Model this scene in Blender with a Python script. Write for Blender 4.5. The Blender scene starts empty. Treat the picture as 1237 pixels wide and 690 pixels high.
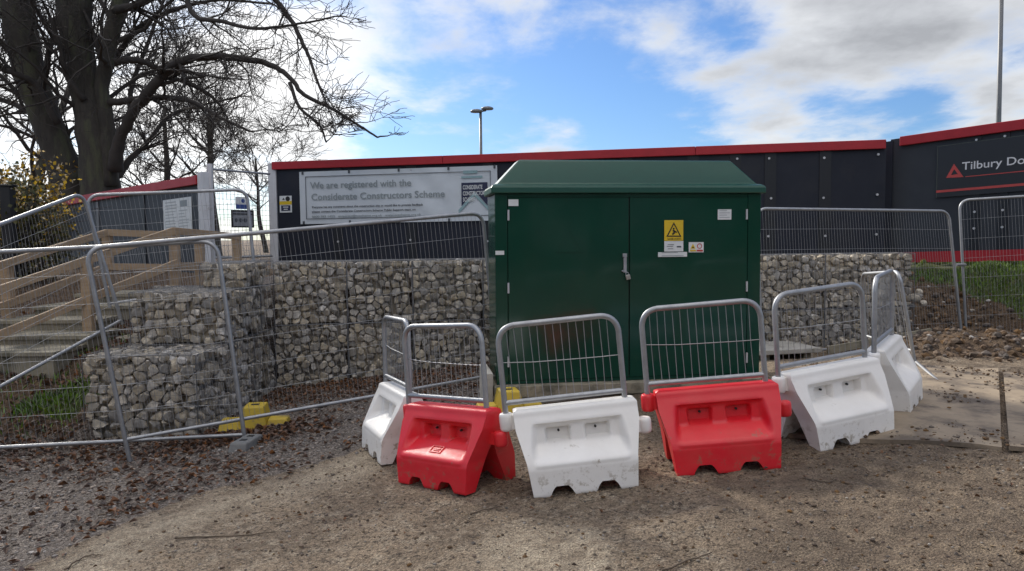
import bpy, bmesh, math, random
import numpy as np
from mathutils import Vector, Matrix
R_ = random.Random(11)
NR = np.random.default_rng(5)
scene = bpy.context.scene
COL = scene.collection

# ------------------------------------------------------------------ camera
F, CX, CY, EYE = 930.0, 618.5, 345.0, 1.6
PITCH, ROLL = math.radians(3.6), math.radians(0.5)
_f = np.array([0, math.cos(PITCH), -math.sin(PITCH)])
_u0 = np.array([0, math.sin(PITCH), math.cos(PITCH)])
_r0 = np.array([1.0, 0, 0])
_r = _r0 * math.cos(ROLL) - _u0 * math.sin(ROLL)
_u = _u0 * math.cos(ROLL) + _r0 * math.sin(ROLL)
cd = bpy.data.cameras.new('camera')
cam = bpy.data.objects.new('camera', cd)
COL.objects.link(cam)
cd.sensor_width = 36.0
cd.lens = F / 1237.0 * 36.0
cd.clip_start = 0.05
cd.clip_end = 2000
_b = -_f
cam.matrix_world = Matrix(((_r[0], _u[0], _b[0], 0), (_r[1], _u[1], _b[1], 0), (_r[2], _u[2], _b[2], EYE), (0, 0, 0, 1)))
scene.camera = cam

# ------------------------------------------------------------------ world, sun, exposure
SUN_EL, SUN_AZ = math.radians(30), math.radians(-36)      # azimuth from +Y, negative = to the left
w = bpy.data.worlds.new('World')
scene.world = w
w.use_nodes = True
SKY_STRENGTH = 0.1
OVERHEAD_FILL = 25.0
def build_world():
    nt = w.node_tree
    nt.nodes.clear()
    N, L = nt.nodes.new, nt.links.new
    out = N('ShaderNodeOutputWorld'); bg = N('ShaderNodeBackground')
    bg.inputs['Strength'].default_value = SKY_STRENGTH
    sky = N('ShaderNodeTexSky'); sky.sky_type = 'NISHITA'; sky.sun_disc = False
    sky.sun_elevation = SUN_EL; sky.sun_rotation = SUN_AZ
    sky.air_density = 1.0; sky.dust_density = 0.6; sky.ozone_density = 2.0
    tc = N('ShaderNodeTexCoord')
    sep = N('ShaderNodeSeparateXYZ'); L(tc.outputs['Generated'], sep.inputs[0])
    def mth(op, a, b=None, clamp=False):
        n = N('ShaderNodeMath'); n.operation = op; n.use_clamp = clamp
        for i, v in enumerate((a, b)):
            if v is None: continue
            if isinstance(v, (int, float)): n.inputs[i].default_value = v
            else: L(v, n.inputs[i])
        return n.outputs[0]
    zc = mth('ADD', mth('MAXIMUM', sep.outputs[2], 0.0), 0.16)
    cx = mth('DIVIDE', sep.outputs[0], zc); cy = mth('DIVIDE', sep.outputs[1], zc)
    cmb = N('ShaderNodeCombineXYZ'); L(cx, cmb.inputs[0]); L(cy, cmb.inputs[1])
    def noise(scale, det, rough, off=(0, 0, 0), dist=0.0, sc=(1, 1, 1)):
        mp = N('ShaderNodeMapping'); mp.inputs['Location'].default_value = off; mp.inputs['Scale'].default_value = sc
        L(cmb.outputs[0], mp.inputs[0])
        n = N('ShaderNodeTexNoise'); n.inputs['Scale'].default_value = scale; n.inputs['Detail'].default_value = det
        n.inputs['Roughness'].default_value = rough; n.inputs['Distortion'].default_value = dist
        L(mp.outputs[0], n.inputs['Vector']); return n.outputs['Fac']
    n1 = noise(1.15, 9, 0.58, (3.1, 1.7, 0), 0.25, (1, 0.8, 1))
    n2 = noise(3.4, 8, 0.6, (7.0, 2.0, 0), 0.2, (1, .7, 1))
    # places of the big clouds and of the blue gaps, by direction in the sky
    def blob(d, rad, gain):
        v = N('ShaderNodeVectorMath'); v.operation = 'DISTANCE'
        L(tc.outputs['Generated'], v.inputs[0]); v.inputs[1].default_value = tuple(d)
        mr = N('ShaderNodeMapRange'); mr.interpolation_type = 'SMOOTHERSTEP'
        mr.inputs[1].default_value = 0.0; mr.inputs[2].default_value = rad
        mr.inputs[3].default_value = gain; mr.inputs[4].default_value = 0.0
        L(v.outputs['Value'], mr.inputs[0]); return mr.outputs[0]
    def dirp(x, y):
        d = _f + _r * (x - CX) / F + _u * (CY - y) / F
        return d / np.linalg.norm(d)
    cov = mth('ADD', n1, mth('MULTIPLY', mth('SUBTRACT', n2, 0.5), 0.62))
    for (x, y, rad, g) in [(1010, 65, .24, .24), (830, 95, .11, .12), (1230, 40, .26, .16), (520, 10, .16, .03), (380, 90, .17, .10),
                           (150, 60, .4, .25), (660, 172, .07, .16), (900, 150, .10, .05), (760, 10, .1, .06),
                           (700, 95, .17, -.20), (590, 110, .13, -.14), (475, 120, .14, -.15), (560, 60, .10, -.10), (880, 25, .08, -.16), (1110, 140, .09, -.34), (1010, 142, .07, -.16), (800, 145, .12, -.18)]:
        cov = mth('ADD', cov, blob(dirp(x, y), rad, g))
    mr = N('ShaderNodeMapRange'); mr.interpolation_type = 'SMOOTHSTEP'
    mr.inputs[1].default_value = 0.38; mr.inputs[2].default_value = 0.72
    L(cov, mr.inputs[0]); mask = mr.outputs[0]
    # cloud brightness: thin edges bright, thick bases grey, broken by noise
    thick = N('ShaderNodeMapRange'); thick.inputs[1].default_value = 0.55; thick.inputs[2].default_value = 0.95
    L(mth('ADD', cov, mth('MULTIPLY', mth('SUBTRACT', noise(2.2, 7, .55, (1.3, 4.0, 0), 0.1), .5), .5)), thick.inputs[0])
    cr = N('ShaderNodeValToRGB'); e = cr.color_ramp.elements
    e[0].position = 0.0; e[0].color = (5.7, 5.78, 5.85, 1)
    e[1].position = 1.0; e[1].color = (2.8, 2.84, 2.92, 1)
    m_ = e.new(.45); m_.color = (4.2, 4.28, 4.4, 1)
    L(thick.outputs[0], cr.inputs[0])
    glow = N('ShaderNodeMixRGB'); glow.blend_type = 'ADD'; glow.inputs[2].default_value = (4.0, 3.8, 3.5, 1)
    L(blob(dirp(200, 110), .44, 1.0), glow.inputs[0]); L(cr.outputs[0], glow.inputs[1])
    # glow added to the sky overhead and behind the viewer, to brighten the ground
    over = N('ShaderNodeMixRGB'); over.blend_type = 'ADD'; over.inputs[2].default_value = (OVERHEAD_FILL * 1.0, OVERHEAD_FILL * .93, OVERHEAD_FILL * .84, 1)
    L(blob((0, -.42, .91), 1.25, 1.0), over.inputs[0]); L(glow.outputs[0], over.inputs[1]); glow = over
    skm = N('ShaderNodeMixRGB'); skm.blend_type = 'MULTIPLY'; skm.inputs[0].default_value = 1.0
    skm.inputs[2].default_value = (0.42, 0.58, 0.82, 1); L(sky.outputs[0], skm.inputs[1])
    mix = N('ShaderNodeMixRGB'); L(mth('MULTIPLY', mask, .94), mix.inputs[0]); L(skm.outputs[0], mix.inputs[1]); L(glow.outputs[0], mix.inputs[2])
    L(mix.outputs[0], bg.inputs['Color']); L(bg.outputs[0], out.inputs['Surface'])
build_world()
sl = bpy.data.lights.new('sun', 'SUN'); sl.energy = 3.4; sl.angle = math.radians(6); sl.color = (1, .94, .85)
so = bpy.data.objects.new('sun', sl); COL.objects.link(so)
so.rotation_euler = (math.pi / 2 - SUN_EL, 0, -SUN_AZ + math.pi)
so.location = (-20, 10, 20)
_sd = Vector((math.sin(SUN_AZ) * math.cos(SUN_EL), math.cos(SUN_AZ) * math.cos(SUN_EL), math.sin(SUN_EL)))
so.rotation_euler = _sd.to_track_quat('Z', 'Y').to_euler()
vs = scene.view_settings
scene.display_settings.display_device = 'sRGB'
vs.view_transform = 'Standard'; vs.look = 'None'; vs.exposure = 0.68; vs.gamma = 1.0; vs.use_curve_mapping = False
scene.cycles.max_bounces = 6

# ------------------------------------------------------------------ helpers: pixels to places
def ray(x, y): return _f + _r * (x - CX) / F + _u * (CY - y) / F
def D(x, y, dep):                     # the point seen at pixel x,y at distance dep along the view
    d = ray(x, y); return np.array([0, 0, EYE]) + d * dep / d[1]
def G(x, y, off=0.0):                 # the point of the ground (+off) seen at pixel x,y
    d = ray(x, y); z = 0.0
    for _ in range(60):
        P = np.array([0, 0, EYE]) + d * (z + off - EYE) / d[2]
        z = .5 * z + .5 * base_h(P[0], P[1])
    return P
def sm(a, b, x):
    t = np.clip((np.asarray(x, float) - a) / (b - a), 0, 1); return t * t * (3 - 2 * t)
WA, WB = np.array([-2.95, 9.5]), np.array([5.95, 11.36])       # front line of the gabion wall
HA, HB = np.array([6.98, 14.2]), np.array([8.35, 12.55])       # foot of the right hoarding
BLX = -4.0                             # left side of the stepped gabions
def base_h(x, y):                     # the made ground the barriers and fences stand on
    x = np.asarray(x, float); y = np.asarray(y, float)
    return np.where(x < 0, .085 * np.maximum(x, -3.4), .085 * np.minimum(x, 3.0) * (1 - sm(7.6, 10.2, y))) - .03
def terrain(x, y):
    x = np.asarray(x, float); y = np.asarray(y, float)
    b = base_h(x, y)
    wy = WA[1] + (x - WA[0]) * (WB[1] - WA[1]) / (WB[0] - WA[0])
    up = 1.12 * sm(.18, .42, y - wy)
    left = np.clip(.38 * np.clip(y - 6.9, 0, 1.2) + .19 * np.maximum(y - 8.1, 0), 0, 1.1)
    n = np.array([-.769, -.639]); t = (x - HA[0]) * n[0] + (y - HA[1]) * n[1]
    bank = 1.07 * (1 - sm(.30, 1.9, t))
    kl = sm(BLX - .10, BLX - .02, x); kr = sm(5.75, 6.25, x)
    u = left * (1 - kl) + up * kl * (1 - kr) + bank * kr
    return b * (1 - .6 * np.clip(u, 0, 1)) + u

# ------------------------------------------------------------------ helpers: meshes
ROOT = {}
def tag(o, label=None, cat=None, group=None, kind=None):
    if label: o['label'] = label
    if cat: o['category'] = cat
    if group: o['group'] = group
    if kind: o['kind'] = kind
    return o
def thing(name, loc, label, cat, group=None):
    o = bpy.data.objects.new(name, None); COL.objects.link(o)
    o.location = Vector([float(c) for c in loc]); o.empty_display_size = .2
    tag(o, label, cat, group); ROOT[o.name] = np.array([float(c) for c in loc]); return o
def rootloc(p):
    while p is not None and p.parent is not None: p = p.parent
    return ROOT.get(p.name, np.zeros(3)) if p is not None else np.zeros(3)

class MB:
    def __init__(s): s.v = []; s.f = []; s.n = 0; s.attr = {}
    def add(s, verts, faces):
        verts = np.asarray(verts, float).reshape(-1, 3)
        s.v.append(verts); k = s.n
        s.f.extend([tuple(int(i) + k for i in f) for f in faces]); s.n += len(verts); return s
    def box(s, o, a, b, c):            # corner o and three edge vectors
        o, a, b, c = (np.asarray(q, float) for q in (o, a, b, c))
        v = [o, o + a, o + a + b, o + b, o + c, o + a + c, o + a + b + c, o + b + c]
        f = [(0, 3, 2, 1), (4, 5, 6, 7), (0, 1, 5, 4), (1, 2, 6, 5), (2, 3, 7, 6), (3, 0, 4, 7)]
        if np.dot(np.cross(a, b), c) < 0: f = [q[::-1] for q in f]
        return s.add(v, f)
    def cbox(s, c, sx, sy, sz, rz=0):  # centred box turned about z
        e = np.array([math.cos(rz), math.sin(rz), 0]); n = np.array([-e[1], e[0], 0]); k = np.array([0, 0, 1.])
        return s.box(np.asarray(c, float) - e * sx / 2 - n * sy / 2 - k * sz / 2, e * sx, n * sy, k * sz)
    def tube(s, P, r, sides=8, cap=True):
        P = np.asarray(P, float); n = len(P)
        r = np.broadcast_to(np.asarray(r, float), (n,))
        T = np.gradient(P, axis=0); T /= np.linalg.norm(T, axis=1)[:, None] + 1e-12
        up = np.array([0, 0, 1.]) if abs(T[0][2]) < .9 else np.array([1., 0, 0])
        A = np.cross(T[0], up); A /= np.linalg.norm(A)
        ang = np.arange(sides) * 2 * math.pi / sides; ca, sa = np.cos(ang)[:, None], np.sin(ang)[:, None]
        V = np.empty((n, sides, 3))
        for i in range(n):
            A = A - T[i] * (A @ T[i]); A /= np.linalg.norm(A) + 1e-12
            B = np.cross(T[i], A); V[i] = P[i] + (ca * A + sa * B) * r[i]
        f = []
        for i in range(n - 1):
            for j in range(sides):
                q = (j + 1) % sides
                f.append((i * sides + j, i * sides + q, (i + 1) * sides + q, (i + 1) * sides + j))
        if cap: f.append(tuple(range(sides))[::-1]); f.append(tuple((n - 1) * sides + j for j in range(sides)))
        return s.add(V, f)
    def poly(s, pts, ext):             # prism: polygon points and extrusion vector
        pts = np.asarray(pts, float); ext = np.asarray(ext, float); n = len(pts)
        f = [tuple(range(n))[::-1], tuple(range(n, 2 * n))] + [(i, (i + 1) % n, (i + 1) % n + n, i + n) for i in range(n)]
        return s.add(np.vstack([pts, pts + ext]), f)
    def build(s, name, mat, parent=None, smooth=False, sharp=None, bevel=0, org=None, attrs=None, fix=False, seg=2):
        V = np.vstack(s.v) if s.v else np.zeros((0, 3))
        if org is None: org = rootloc(parent) if parent is not None else np.zeros(3)
        me = bpy.data.meshes.new(name)
        me.from_pydata((V - org).tolist(), [], s.f)
        if fix:
            bm = bmesh.new(); bm.from_mesh(me); bmesh.ops.recalc_face_normals(bm, faces=bm.faces); bm.to_mesh(me); bm.free()
        if smooth:
            me.polygons.foreach_set('use_smooth', [True] * len(me.polygons))
            if sharp: me.set_sharp_from_angle(angle=math.radians(sharp))
        if attrs:
            for k, a in attrs.items():
                at = me.attributes.new(k, 'FLOAT', 'POINT'); at.data.foreach_set('value', np.asarray(a, np.float32))
        me.update(); me.materials.append(mat)
        o = bpy.data.objects.new(name, me); COL.objects.link(o)
        if parent is not None: o.parent = parent
        else: o.location = Vector([float(c) for c in org])
        if bevel:
            m = o.modifiers.new('bevel', 'BEVEL'); m.width = bevel; m.segments = seg; m.limit_method = 'ANGLE'; m.angle_limit = math.radians(40)
            m.harden_normals = False
        return o
def cyl(a, b, r, sides=16): return MB().tube([a, b], r, sides)
def round_path(pts, rads, n=6):
    out = []
    for i, p in enumerate(pts):
        p = np.asarray(p, float); r = rads[i]
        if i in (0, len(pts) - 1) or r <= 0: out.append(p); continue
        a = np.asarray(pts[i - 1], float) - p; b = np.asarray(pts[i + 1], float) - p
        a /= np.linalg.norm(a); b /= np.linalg.norm(b)
        for t in np.linspace(0, 1, n + 1):
            q0, q1 = p + a * r, p + b * r
            out.append((1 - t) ** 2 * q0 + 2 * t * (1 - t) * (p * .82 + (q0 + q1) * .09) + t ** 2 * q1)
    return np.array(out)
def dens(P, step=.15):
    out = [P[0]]
    for a, b in zip(P[:-1], P[1:]):
        k = max(1, int(np.linalg.norm(b - a) / step))
        for t in range(1, k + 1): out.append(a + (b - a) * t / k)
    return np.array(out)
def vnoise(x, y, seed=0):
    x = np.asarray(x, float); y = np.asarray(y, float)
    xi, yi = np.floor(x).astype(np.int64), np.floor(y).astype(np.int64); fx, fy = x - xi, y - yi
    def hsh(a, b):
        h = (a * 374761393 + b * 668265263 + seed * 974634777) & 0xFFFFFFFF
        h = ((h ^ (h >> 13)) * 1274126177) & 0xFFFFFFFF
        return ((h ^ (h >> 16)) & 0xFFFF) / 65535.0
    u, v = fx * fx * (3 - 2 * fx), fy * fy * (3 - 2 * fy)
    return (hsh(xi, yi) * (1 - u) + hsh(xi + 1, yi) * u) * (1 - v) + (hsh(xi, yi + 1) * (1 - u) + hsh(xi + 1, yi + 1) * u) * v
def fbm(x, y, oct=4, seed=0):
    s_, a, t = 0, 1.0, 0
    for o in range(oct):
        s_ = s_ + a * vnoise(x * 2 ** o + 17.3 * o, y * 2 ** o + 9.1 * o, seed + o); t += a; a *= .5
    return s_ / t

# ------------------------------------------------------------------ materials
def mat(name, c1, c2=None, scale=6.0, rough=.6, metal=0.0, bump=0.0, bscale=40.0, detail=5, spec=.5, island=0.0, coat=0.0, c3=None, s3=2.0, t3=(.55, .65), rvar=.0, stretch=(1, 1, 1), sss=0):
    m = bpy.data.materials.new(name); m.use_nodes = True
    nt = m.node_tree; N, L = nt.nodes.new, nt.links.new
    b = nt.nodes['Principled BSDF']
    b.inputs['Roughness'].default_value = rough; b.inputs['Metallic'].default_value = metal
    b.inputs['Specular IOR Level'].default_value = spec; b.inputs['Coat Weight'].default_value = coat
    b.inputs['Coat Roughness'].default_value = .15
    tc = N('ShaderNodeTexCoord'); mp = N('ShaderNodeMapping'); mp.inputs['Scale'].default_value = stretch
    L(tc.outputs['Object'], mp.inputs[0]); vec = mp.outputs[0]
    col = None
    if c2 is None: c2 = tuple(x * .8 for x in c1)
    n = N('ShaderNodeTexNoise'); n.inputs['Scale'].default_value = scale; n.inputs['Detail'].default_value = detail; n.inputs['Roughness'].default_value = .62
    L(vec, n.inputs['Vector'])
    r = N('ShaderNodeMapRange'); r.inputs[1].default_value = .3; r.inputs[2].default_value = .7; L(n.outputs['Fac'], r.inputs[0])
    mx = N('ShaderNodeMixRGB'); mx.inputs[1].default_value = (*c1, 1); mx.inputs[2].default_value = (*c2, 1)
    L(r.outputs[0], mx.inputs[0]); col = mx.outputs[0]
    if c3 is not None:
        n3 = N('ShaderNodeTexNoise'); n3.inputs['Scale'].default_value = s3; n3.inputs['Detail'].default_value = 8; n3.inputs['Roughness'].default_value = .65
        L(vec, n3.inputs['Vector'])
        r3 = N('ShaderNodeMapRange'); r3.inputs[1].default_value = t3[0]; r3.inputs[2].default_value = t3[1]; L(n3.outputs['Fac'], r3.inputs[0])
        m3 = N('ShaderNodeMixRGB'); m3.inputs[2].default_value = (*c3, 1); L(r3.outputs[0], m3.inputs[0]); L(col, m3.inputs[1]); col = m3.outputs[0]
    if island:
        g = N('ShaderNodeNewGeometry'); hs = N('ShaderNodeHueSaturation')
        mr = N('ShaderNodeMapRange'); mr.inputs[3].default_value = 1 - island; mr.inputs[4].default_value = 1 + island
        L(g.outputs['Random Per Island'], mr.inputs[0]); L(mr.outputs[0], hs.inputs['Value'])
        # hue/saturation varies on another random
        m2 = N('ShaderNodeMath'); m2.operation = 'MULTIPLY'; m2.inputs[1].default_value = 37.7; L(g.outputs['Random Per Island'], m2.inputs[0])
        m4 = N('ShaderNodeMath'); m4.operation = 'FRACT'; L(m2.outputs[0], m4.inputs[0])
        m5 = N('ShaderNodeMapRange'); m5.inputs[3].default_value = .5; m5.inputs[4].default_value = 1.6; L(m4.outputs[0], m5.inputs[0])
        L(m5.outputs[0], hs.inputs['Saturation']); L(col, hs.inputs['Color']); col = hs.outputs[0]
    L(col, b.inputs['Base Color'])
    if rvar:
        mr = N('ShaderNodeMapRange'); mr.inputs[3].default_value = rough - rvar; mr.inputs[4].default_value = rough + rvar; L(n.outputs['Fac'], mr.inputs[0]); L(mr.outputs[0], b.inputs['Roughness'])
    if bump:
        nb = N('ShaderNodeTexNoise'); nb.inputs['Scale'].default_value = bscale; nb.inputs['Detail'].default_value = 6; L(vec, nb.inputs['Vector'])
        bp = N('ShaderNodeBump'); bp.inputs['Strength'].default_value = bump; bp.inputs['Distance'].default_value = .02
        L(nb.outputs['Fac'], bp.inputs['Height']); L(bp.outputs[0], b.inputs['Normal'])
    if sss:
        b.inputs['Subsurface Weight'].default_value = sss; b.inputs['Subsurface Radius'].default_value = (.02, .02, .02)
    return m
M = {}
def plastic(name, c1, c2, dirt, amount):
    m = mat(name, c1, c2, 5, .42, bump=.07, bscale=18, rvar=.1)
    nt = m.node_tree; N, L = nt.nodes.new, nt.links.new; b = nt.nodes['Principled BSDF']
    src = b.inputs['Base Color'].links[0].from_socket
    tc = N('ShaderNodeTexCoord'); sp = N('ShaderNodeSeparateXYZ'); L(tc.outputs['Object'], sp.inputs[0])
    oi = N('ShaderNodeObjectInfo'); va = N('ShaderNodeVectorMath'); va.operation = 'ADD'
    vm = N('ShaderNodeVectorMath'); vm.operation = 'SCALE'; vm.inputs['Scale'].default_value = .37; L(oi.outputs['Location'], vm.inputs[0]); L(tc.outputs['Object'], va.inputs[0]); L(vm.outputs[0], va.inputs[1])
    def noi(sc, d, r=.65, st=(1, 1, 1)):
        mp = N('ShaderNodeMapping'); mp.inputs['Scale'].default_value = st; L(va.outputs[0], mp.inputs[0])
        n = N('ShaderNodeTexNoise'); n.inputs['Scale'].default_value = sc; n.inputs['Detail'].default_value = d; n.inputs['Roughness'].default_value = r; L(mp.outputs[0], n.inputs['Vector']); return n.outputs['Fac']
    def rng(x, a, c, lo=0., hi=1.):
        r = N('ShaderNodeMapRange'); r.inputs[1].default_value = a; r.inputs[2].default_value = c; r.inputs[3].default_value = lo; r.inputs[4].default_value = hi; L(x, r.inputs[0]); return r.outputs[0]
    def mul(a, c):
        q = N('ShaderNodeMath'); q.operation = 'MULTIPLY'
        for i_, v in ((0, a), (1, c)):
            if isinstance(v, float): q.inputs[i_].default_value = v
            else: L(v, q.inputs[i_])
        return q.outputs[0]
    def mix(f, a, c):
        x = N('ShaderNodeMixRGB'); L(f, x.inputs[0]); L(a, x.inputs[1]); x.inputs[2].default_value = (*c, 1); return x.outputs[0]
    splash = mul(rng(noi(13, 7, .72), .55, .62), rng(sp.outputs[2], .22, .02))      # mud splashes thrown up from the ground
    blot = mul(rng(noi(5.5, 8, .72), .645 - amount, .69 - amount), rng(sp.outputs[2], .42, .16))
    scuff = rng(noi(9, 7, .7, (1, 1, 5)), .66, .70)
    film = mul(rng(noi(2.5, 5), .42, .75), .35)
    col = mix(film, src, tuple(.55 * a + .45 * d * 1.6 for a, d in zip(c1, dirt)))
    col = mix(mul(scuff, .45), col, tuple(a * .6 + .06 for a in c1)); col = mix(mul(splash, .75), col, dirt); col = mix(mul(blot, .8), col, dirt)
    L(col, b.inputs['Base Color']); return m
M['white_plastic'] = plastic('white_plastic', (.86, .84, .80), (.80, .78, .74), (.30, .245, .17), .03)
M['red_plastic'] = plastic('red_plastic', (.74, .013, .028), (.66, .011, .022), (.27, .15, .095), .06)
M['galv'] = mat('galvanised_steel', (.42, .43, .44), (.30, .31, .32), 14, .48, .7, bump=.015, bscale=30, rvar=.1)
M['wire'] = mat('galvanised_wire', (.40, .405, .41), (.30, .305, .31), 20, .5, .6)
M['gabion_wire'] = mat('gabion_wire', (.16, .165, .17), (.11, .11, .115), 20, .55, .5)
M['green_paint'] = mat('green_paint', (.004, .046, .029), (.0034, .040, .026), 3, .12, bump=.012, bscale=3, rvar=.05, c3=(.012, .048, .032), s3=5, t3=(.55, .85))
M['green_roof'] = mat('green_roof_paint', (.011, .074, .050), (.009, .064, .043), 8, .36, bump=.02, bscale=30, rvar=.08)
M['green_edge'] = mat('green_door_seal', (.003, .012, .009), None, 5, .6)
M['stone'] = mat('gabion_stone', (.44, .395, .325), (.27, .243, .202), 9, .85, bump=.6, bscale=26, island=.5, c3=(.54, .49, .41), s3=12, t3=(.52, .62), stretch=(1, 1, 1))
M['timber'] = mat('pale_timber', (.42, .30, .185), (.30, .21, .125), 5, .75, bump=.25, bscale=30, stretch=(1, 1, 6), c3=(.17, .115, .07), s3=4, t3=(.6, .7))
M['weathered'] = mat('weathered_timber', (.31, .275, .20), (.20, .18, .13), 6, .85, bump=.3, bscale=35, c3=(.09, .085, .06), s3=3, t3=(.5, .65))
M['charcoal'] = mat('charcoal_board', (.016, .0195, .030), (.012, .015, .024), 2, .55, bump=.05, bscale=5, rvar=.12, spec=.3, c3=(.030, .031, .034), s3=1.3, t3=(.5, .85))
M['charcoal_grey'] = mat('charcoal_grey_board', (.040, .045, .052), (.032, .036, .043), 2, .55, bump=.05, bscale=5, rvar=.1, spec=.3)
M['charcoal_strip'] = mat('charcoal_strip', (.007, .009, .013), (.006, .008, .011), 2, .5)
M['red_paint'] = mat('red_paint', (.42, .012, .02), (.34, .010, .016), 3, .5, bump=.03, bscale=10, rvar=.08)
M['white_paint'] = mat('white_paint', (.66, .66, .66), (.55, .55, .55), 4, .55, c3=(.4, .38, .34), s3=7, t3=(.62, .7))
M['bolt'] = mat('bolt_steel', (.6, .6, .6), None, 10, .4, .3)
M['vinyl'] = mat('banner_vinyl', (.60, .64, .66), (.54, .58, .60), 3, .45, bump=.35, bscale=3.2)
M['ink_grey'] = mat('ink_grey_green', (.29, .33, .335), None, 5, .6)
M['ink_dark'] = mat('ink_dark', (.07, .08, .09), None, 5, .6)
M['navy'] = mat('navy_print', (.018, .022, .06), (.015, .019, .05), 4, .5)
M['teal'] = mat('teal_print', (.28, .42, .43), None, 4, .5)
M['paper'] = mat('white_label', (.70, .72, .71), (.6, .62, .6), 12, .5)
M['yellow_sign'] = mat('yellow_sign', (.72, .50, .02), None, 5, .45)
M['black_print'] = mat('black_print', (.015, .015, .014), None, 5, .5)
M['red_print'] = mat('red_print', (.5, .03, .02), None, 5, .5)
M['blue_print'] = mat('blue_print', (.04, .09, .30), None, 5, .5)
M['sign_black'] = mat('sign_black', (.014, .014, .017), None, 3, .35)
M['coral'] = mat('coral_print', (.55, .07, .06), None, 3, .5)
M['yellow_block'] = mat('yellow_plastic', (.56, .40, .035), (.44, .31, .03), 7, .55, bump=.1, c3=(.22, .17, .08), s3=8, t3=(.58, .68))
M['grey_rubber'] = mat('grey_rubber', (.20, .20, .19), (.14, .14, .135), 9, .8, bump=.2)
M['concrete'] = mat('concrete', (.40, .38, .34), (.30, .285, .25), 7, .85, bump=.25, c3=(.2, .18, .14), s3=5, t3=(.58, .68))
M['matboard'] = mat('track_mat', (.34, .268, .185), (.22, .172, .118), 2.0, .7, bump=.3, bscale=22, c3=(.115, .090, .066), s3=2.4, t3=(.47, .60), rvar=.12)
M['bark'] = mat('bark', (.060, .052, .042), (.035, .031, .026), 5, .95, bump=.9, bscale=12, stretch=(2.2, 2.2, .5), c3=(.075, .078, .045), s3=1.6, t3=(.5, .65))
M['twig'] = mat('twig_bark', (.050, .042, .036), (.034, .029, .025), 5, .9)
M['twig_far'] = mat('far_twig_bark', (.058, .05, .046), (.045, .04, .036), 5, .9)
M['leaf_brown'] = mat('dead_leaf', (.185, .108, .070), (.10, .062, .045), 9, .8, island=.55)
M['leaf_yellow'] = mat('yellow_leaf', (.55, .34, .05), (.36, .25, .05), 2.2, .7, island=.5)
M['leaf_green'] = mat('dark_leaf', (.055, .062, .022), (.09, .075, .03), 3, .7, island=.5)
M['grass'] = mat('grass_blade', (.10, .19, .03), (.15, .20, .05), 2, .7, island=.4)
M['pebble'] = mat('pebble', (.34, .31, .27), (.22, .20, .175), 10, .85, island=.6)
M['gravel_stone'] = mat('gravel_stone', (.29, .25, .215), (.16, .138, .12), 10, .85, island=.5)
M['stick'] = mat('stick_bark', (.16, .12, .085), (.09, .07, .05), 14, .9, bump=.3)
M['grit'] = mat('grit', (.25, .21, .16), (.15, .12, .09), 10, .85, island=.6)
M['soilclod'] = mat('soil_clod', (.14, .098, .066), (.09, .065, .046), 9, .95, bump=.5, island=.4)
M['black_post'] = mat('black_post', (.012, .012, .013), None, 4, .6)
M['lamp_grey'] = mat('lamp_grey', (.17, .175, .18), None, 4, .5, .3)
M['brass'] = mat('padlock_metal', (.5, .48, .44), None, 8, .35, .8)

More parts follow.
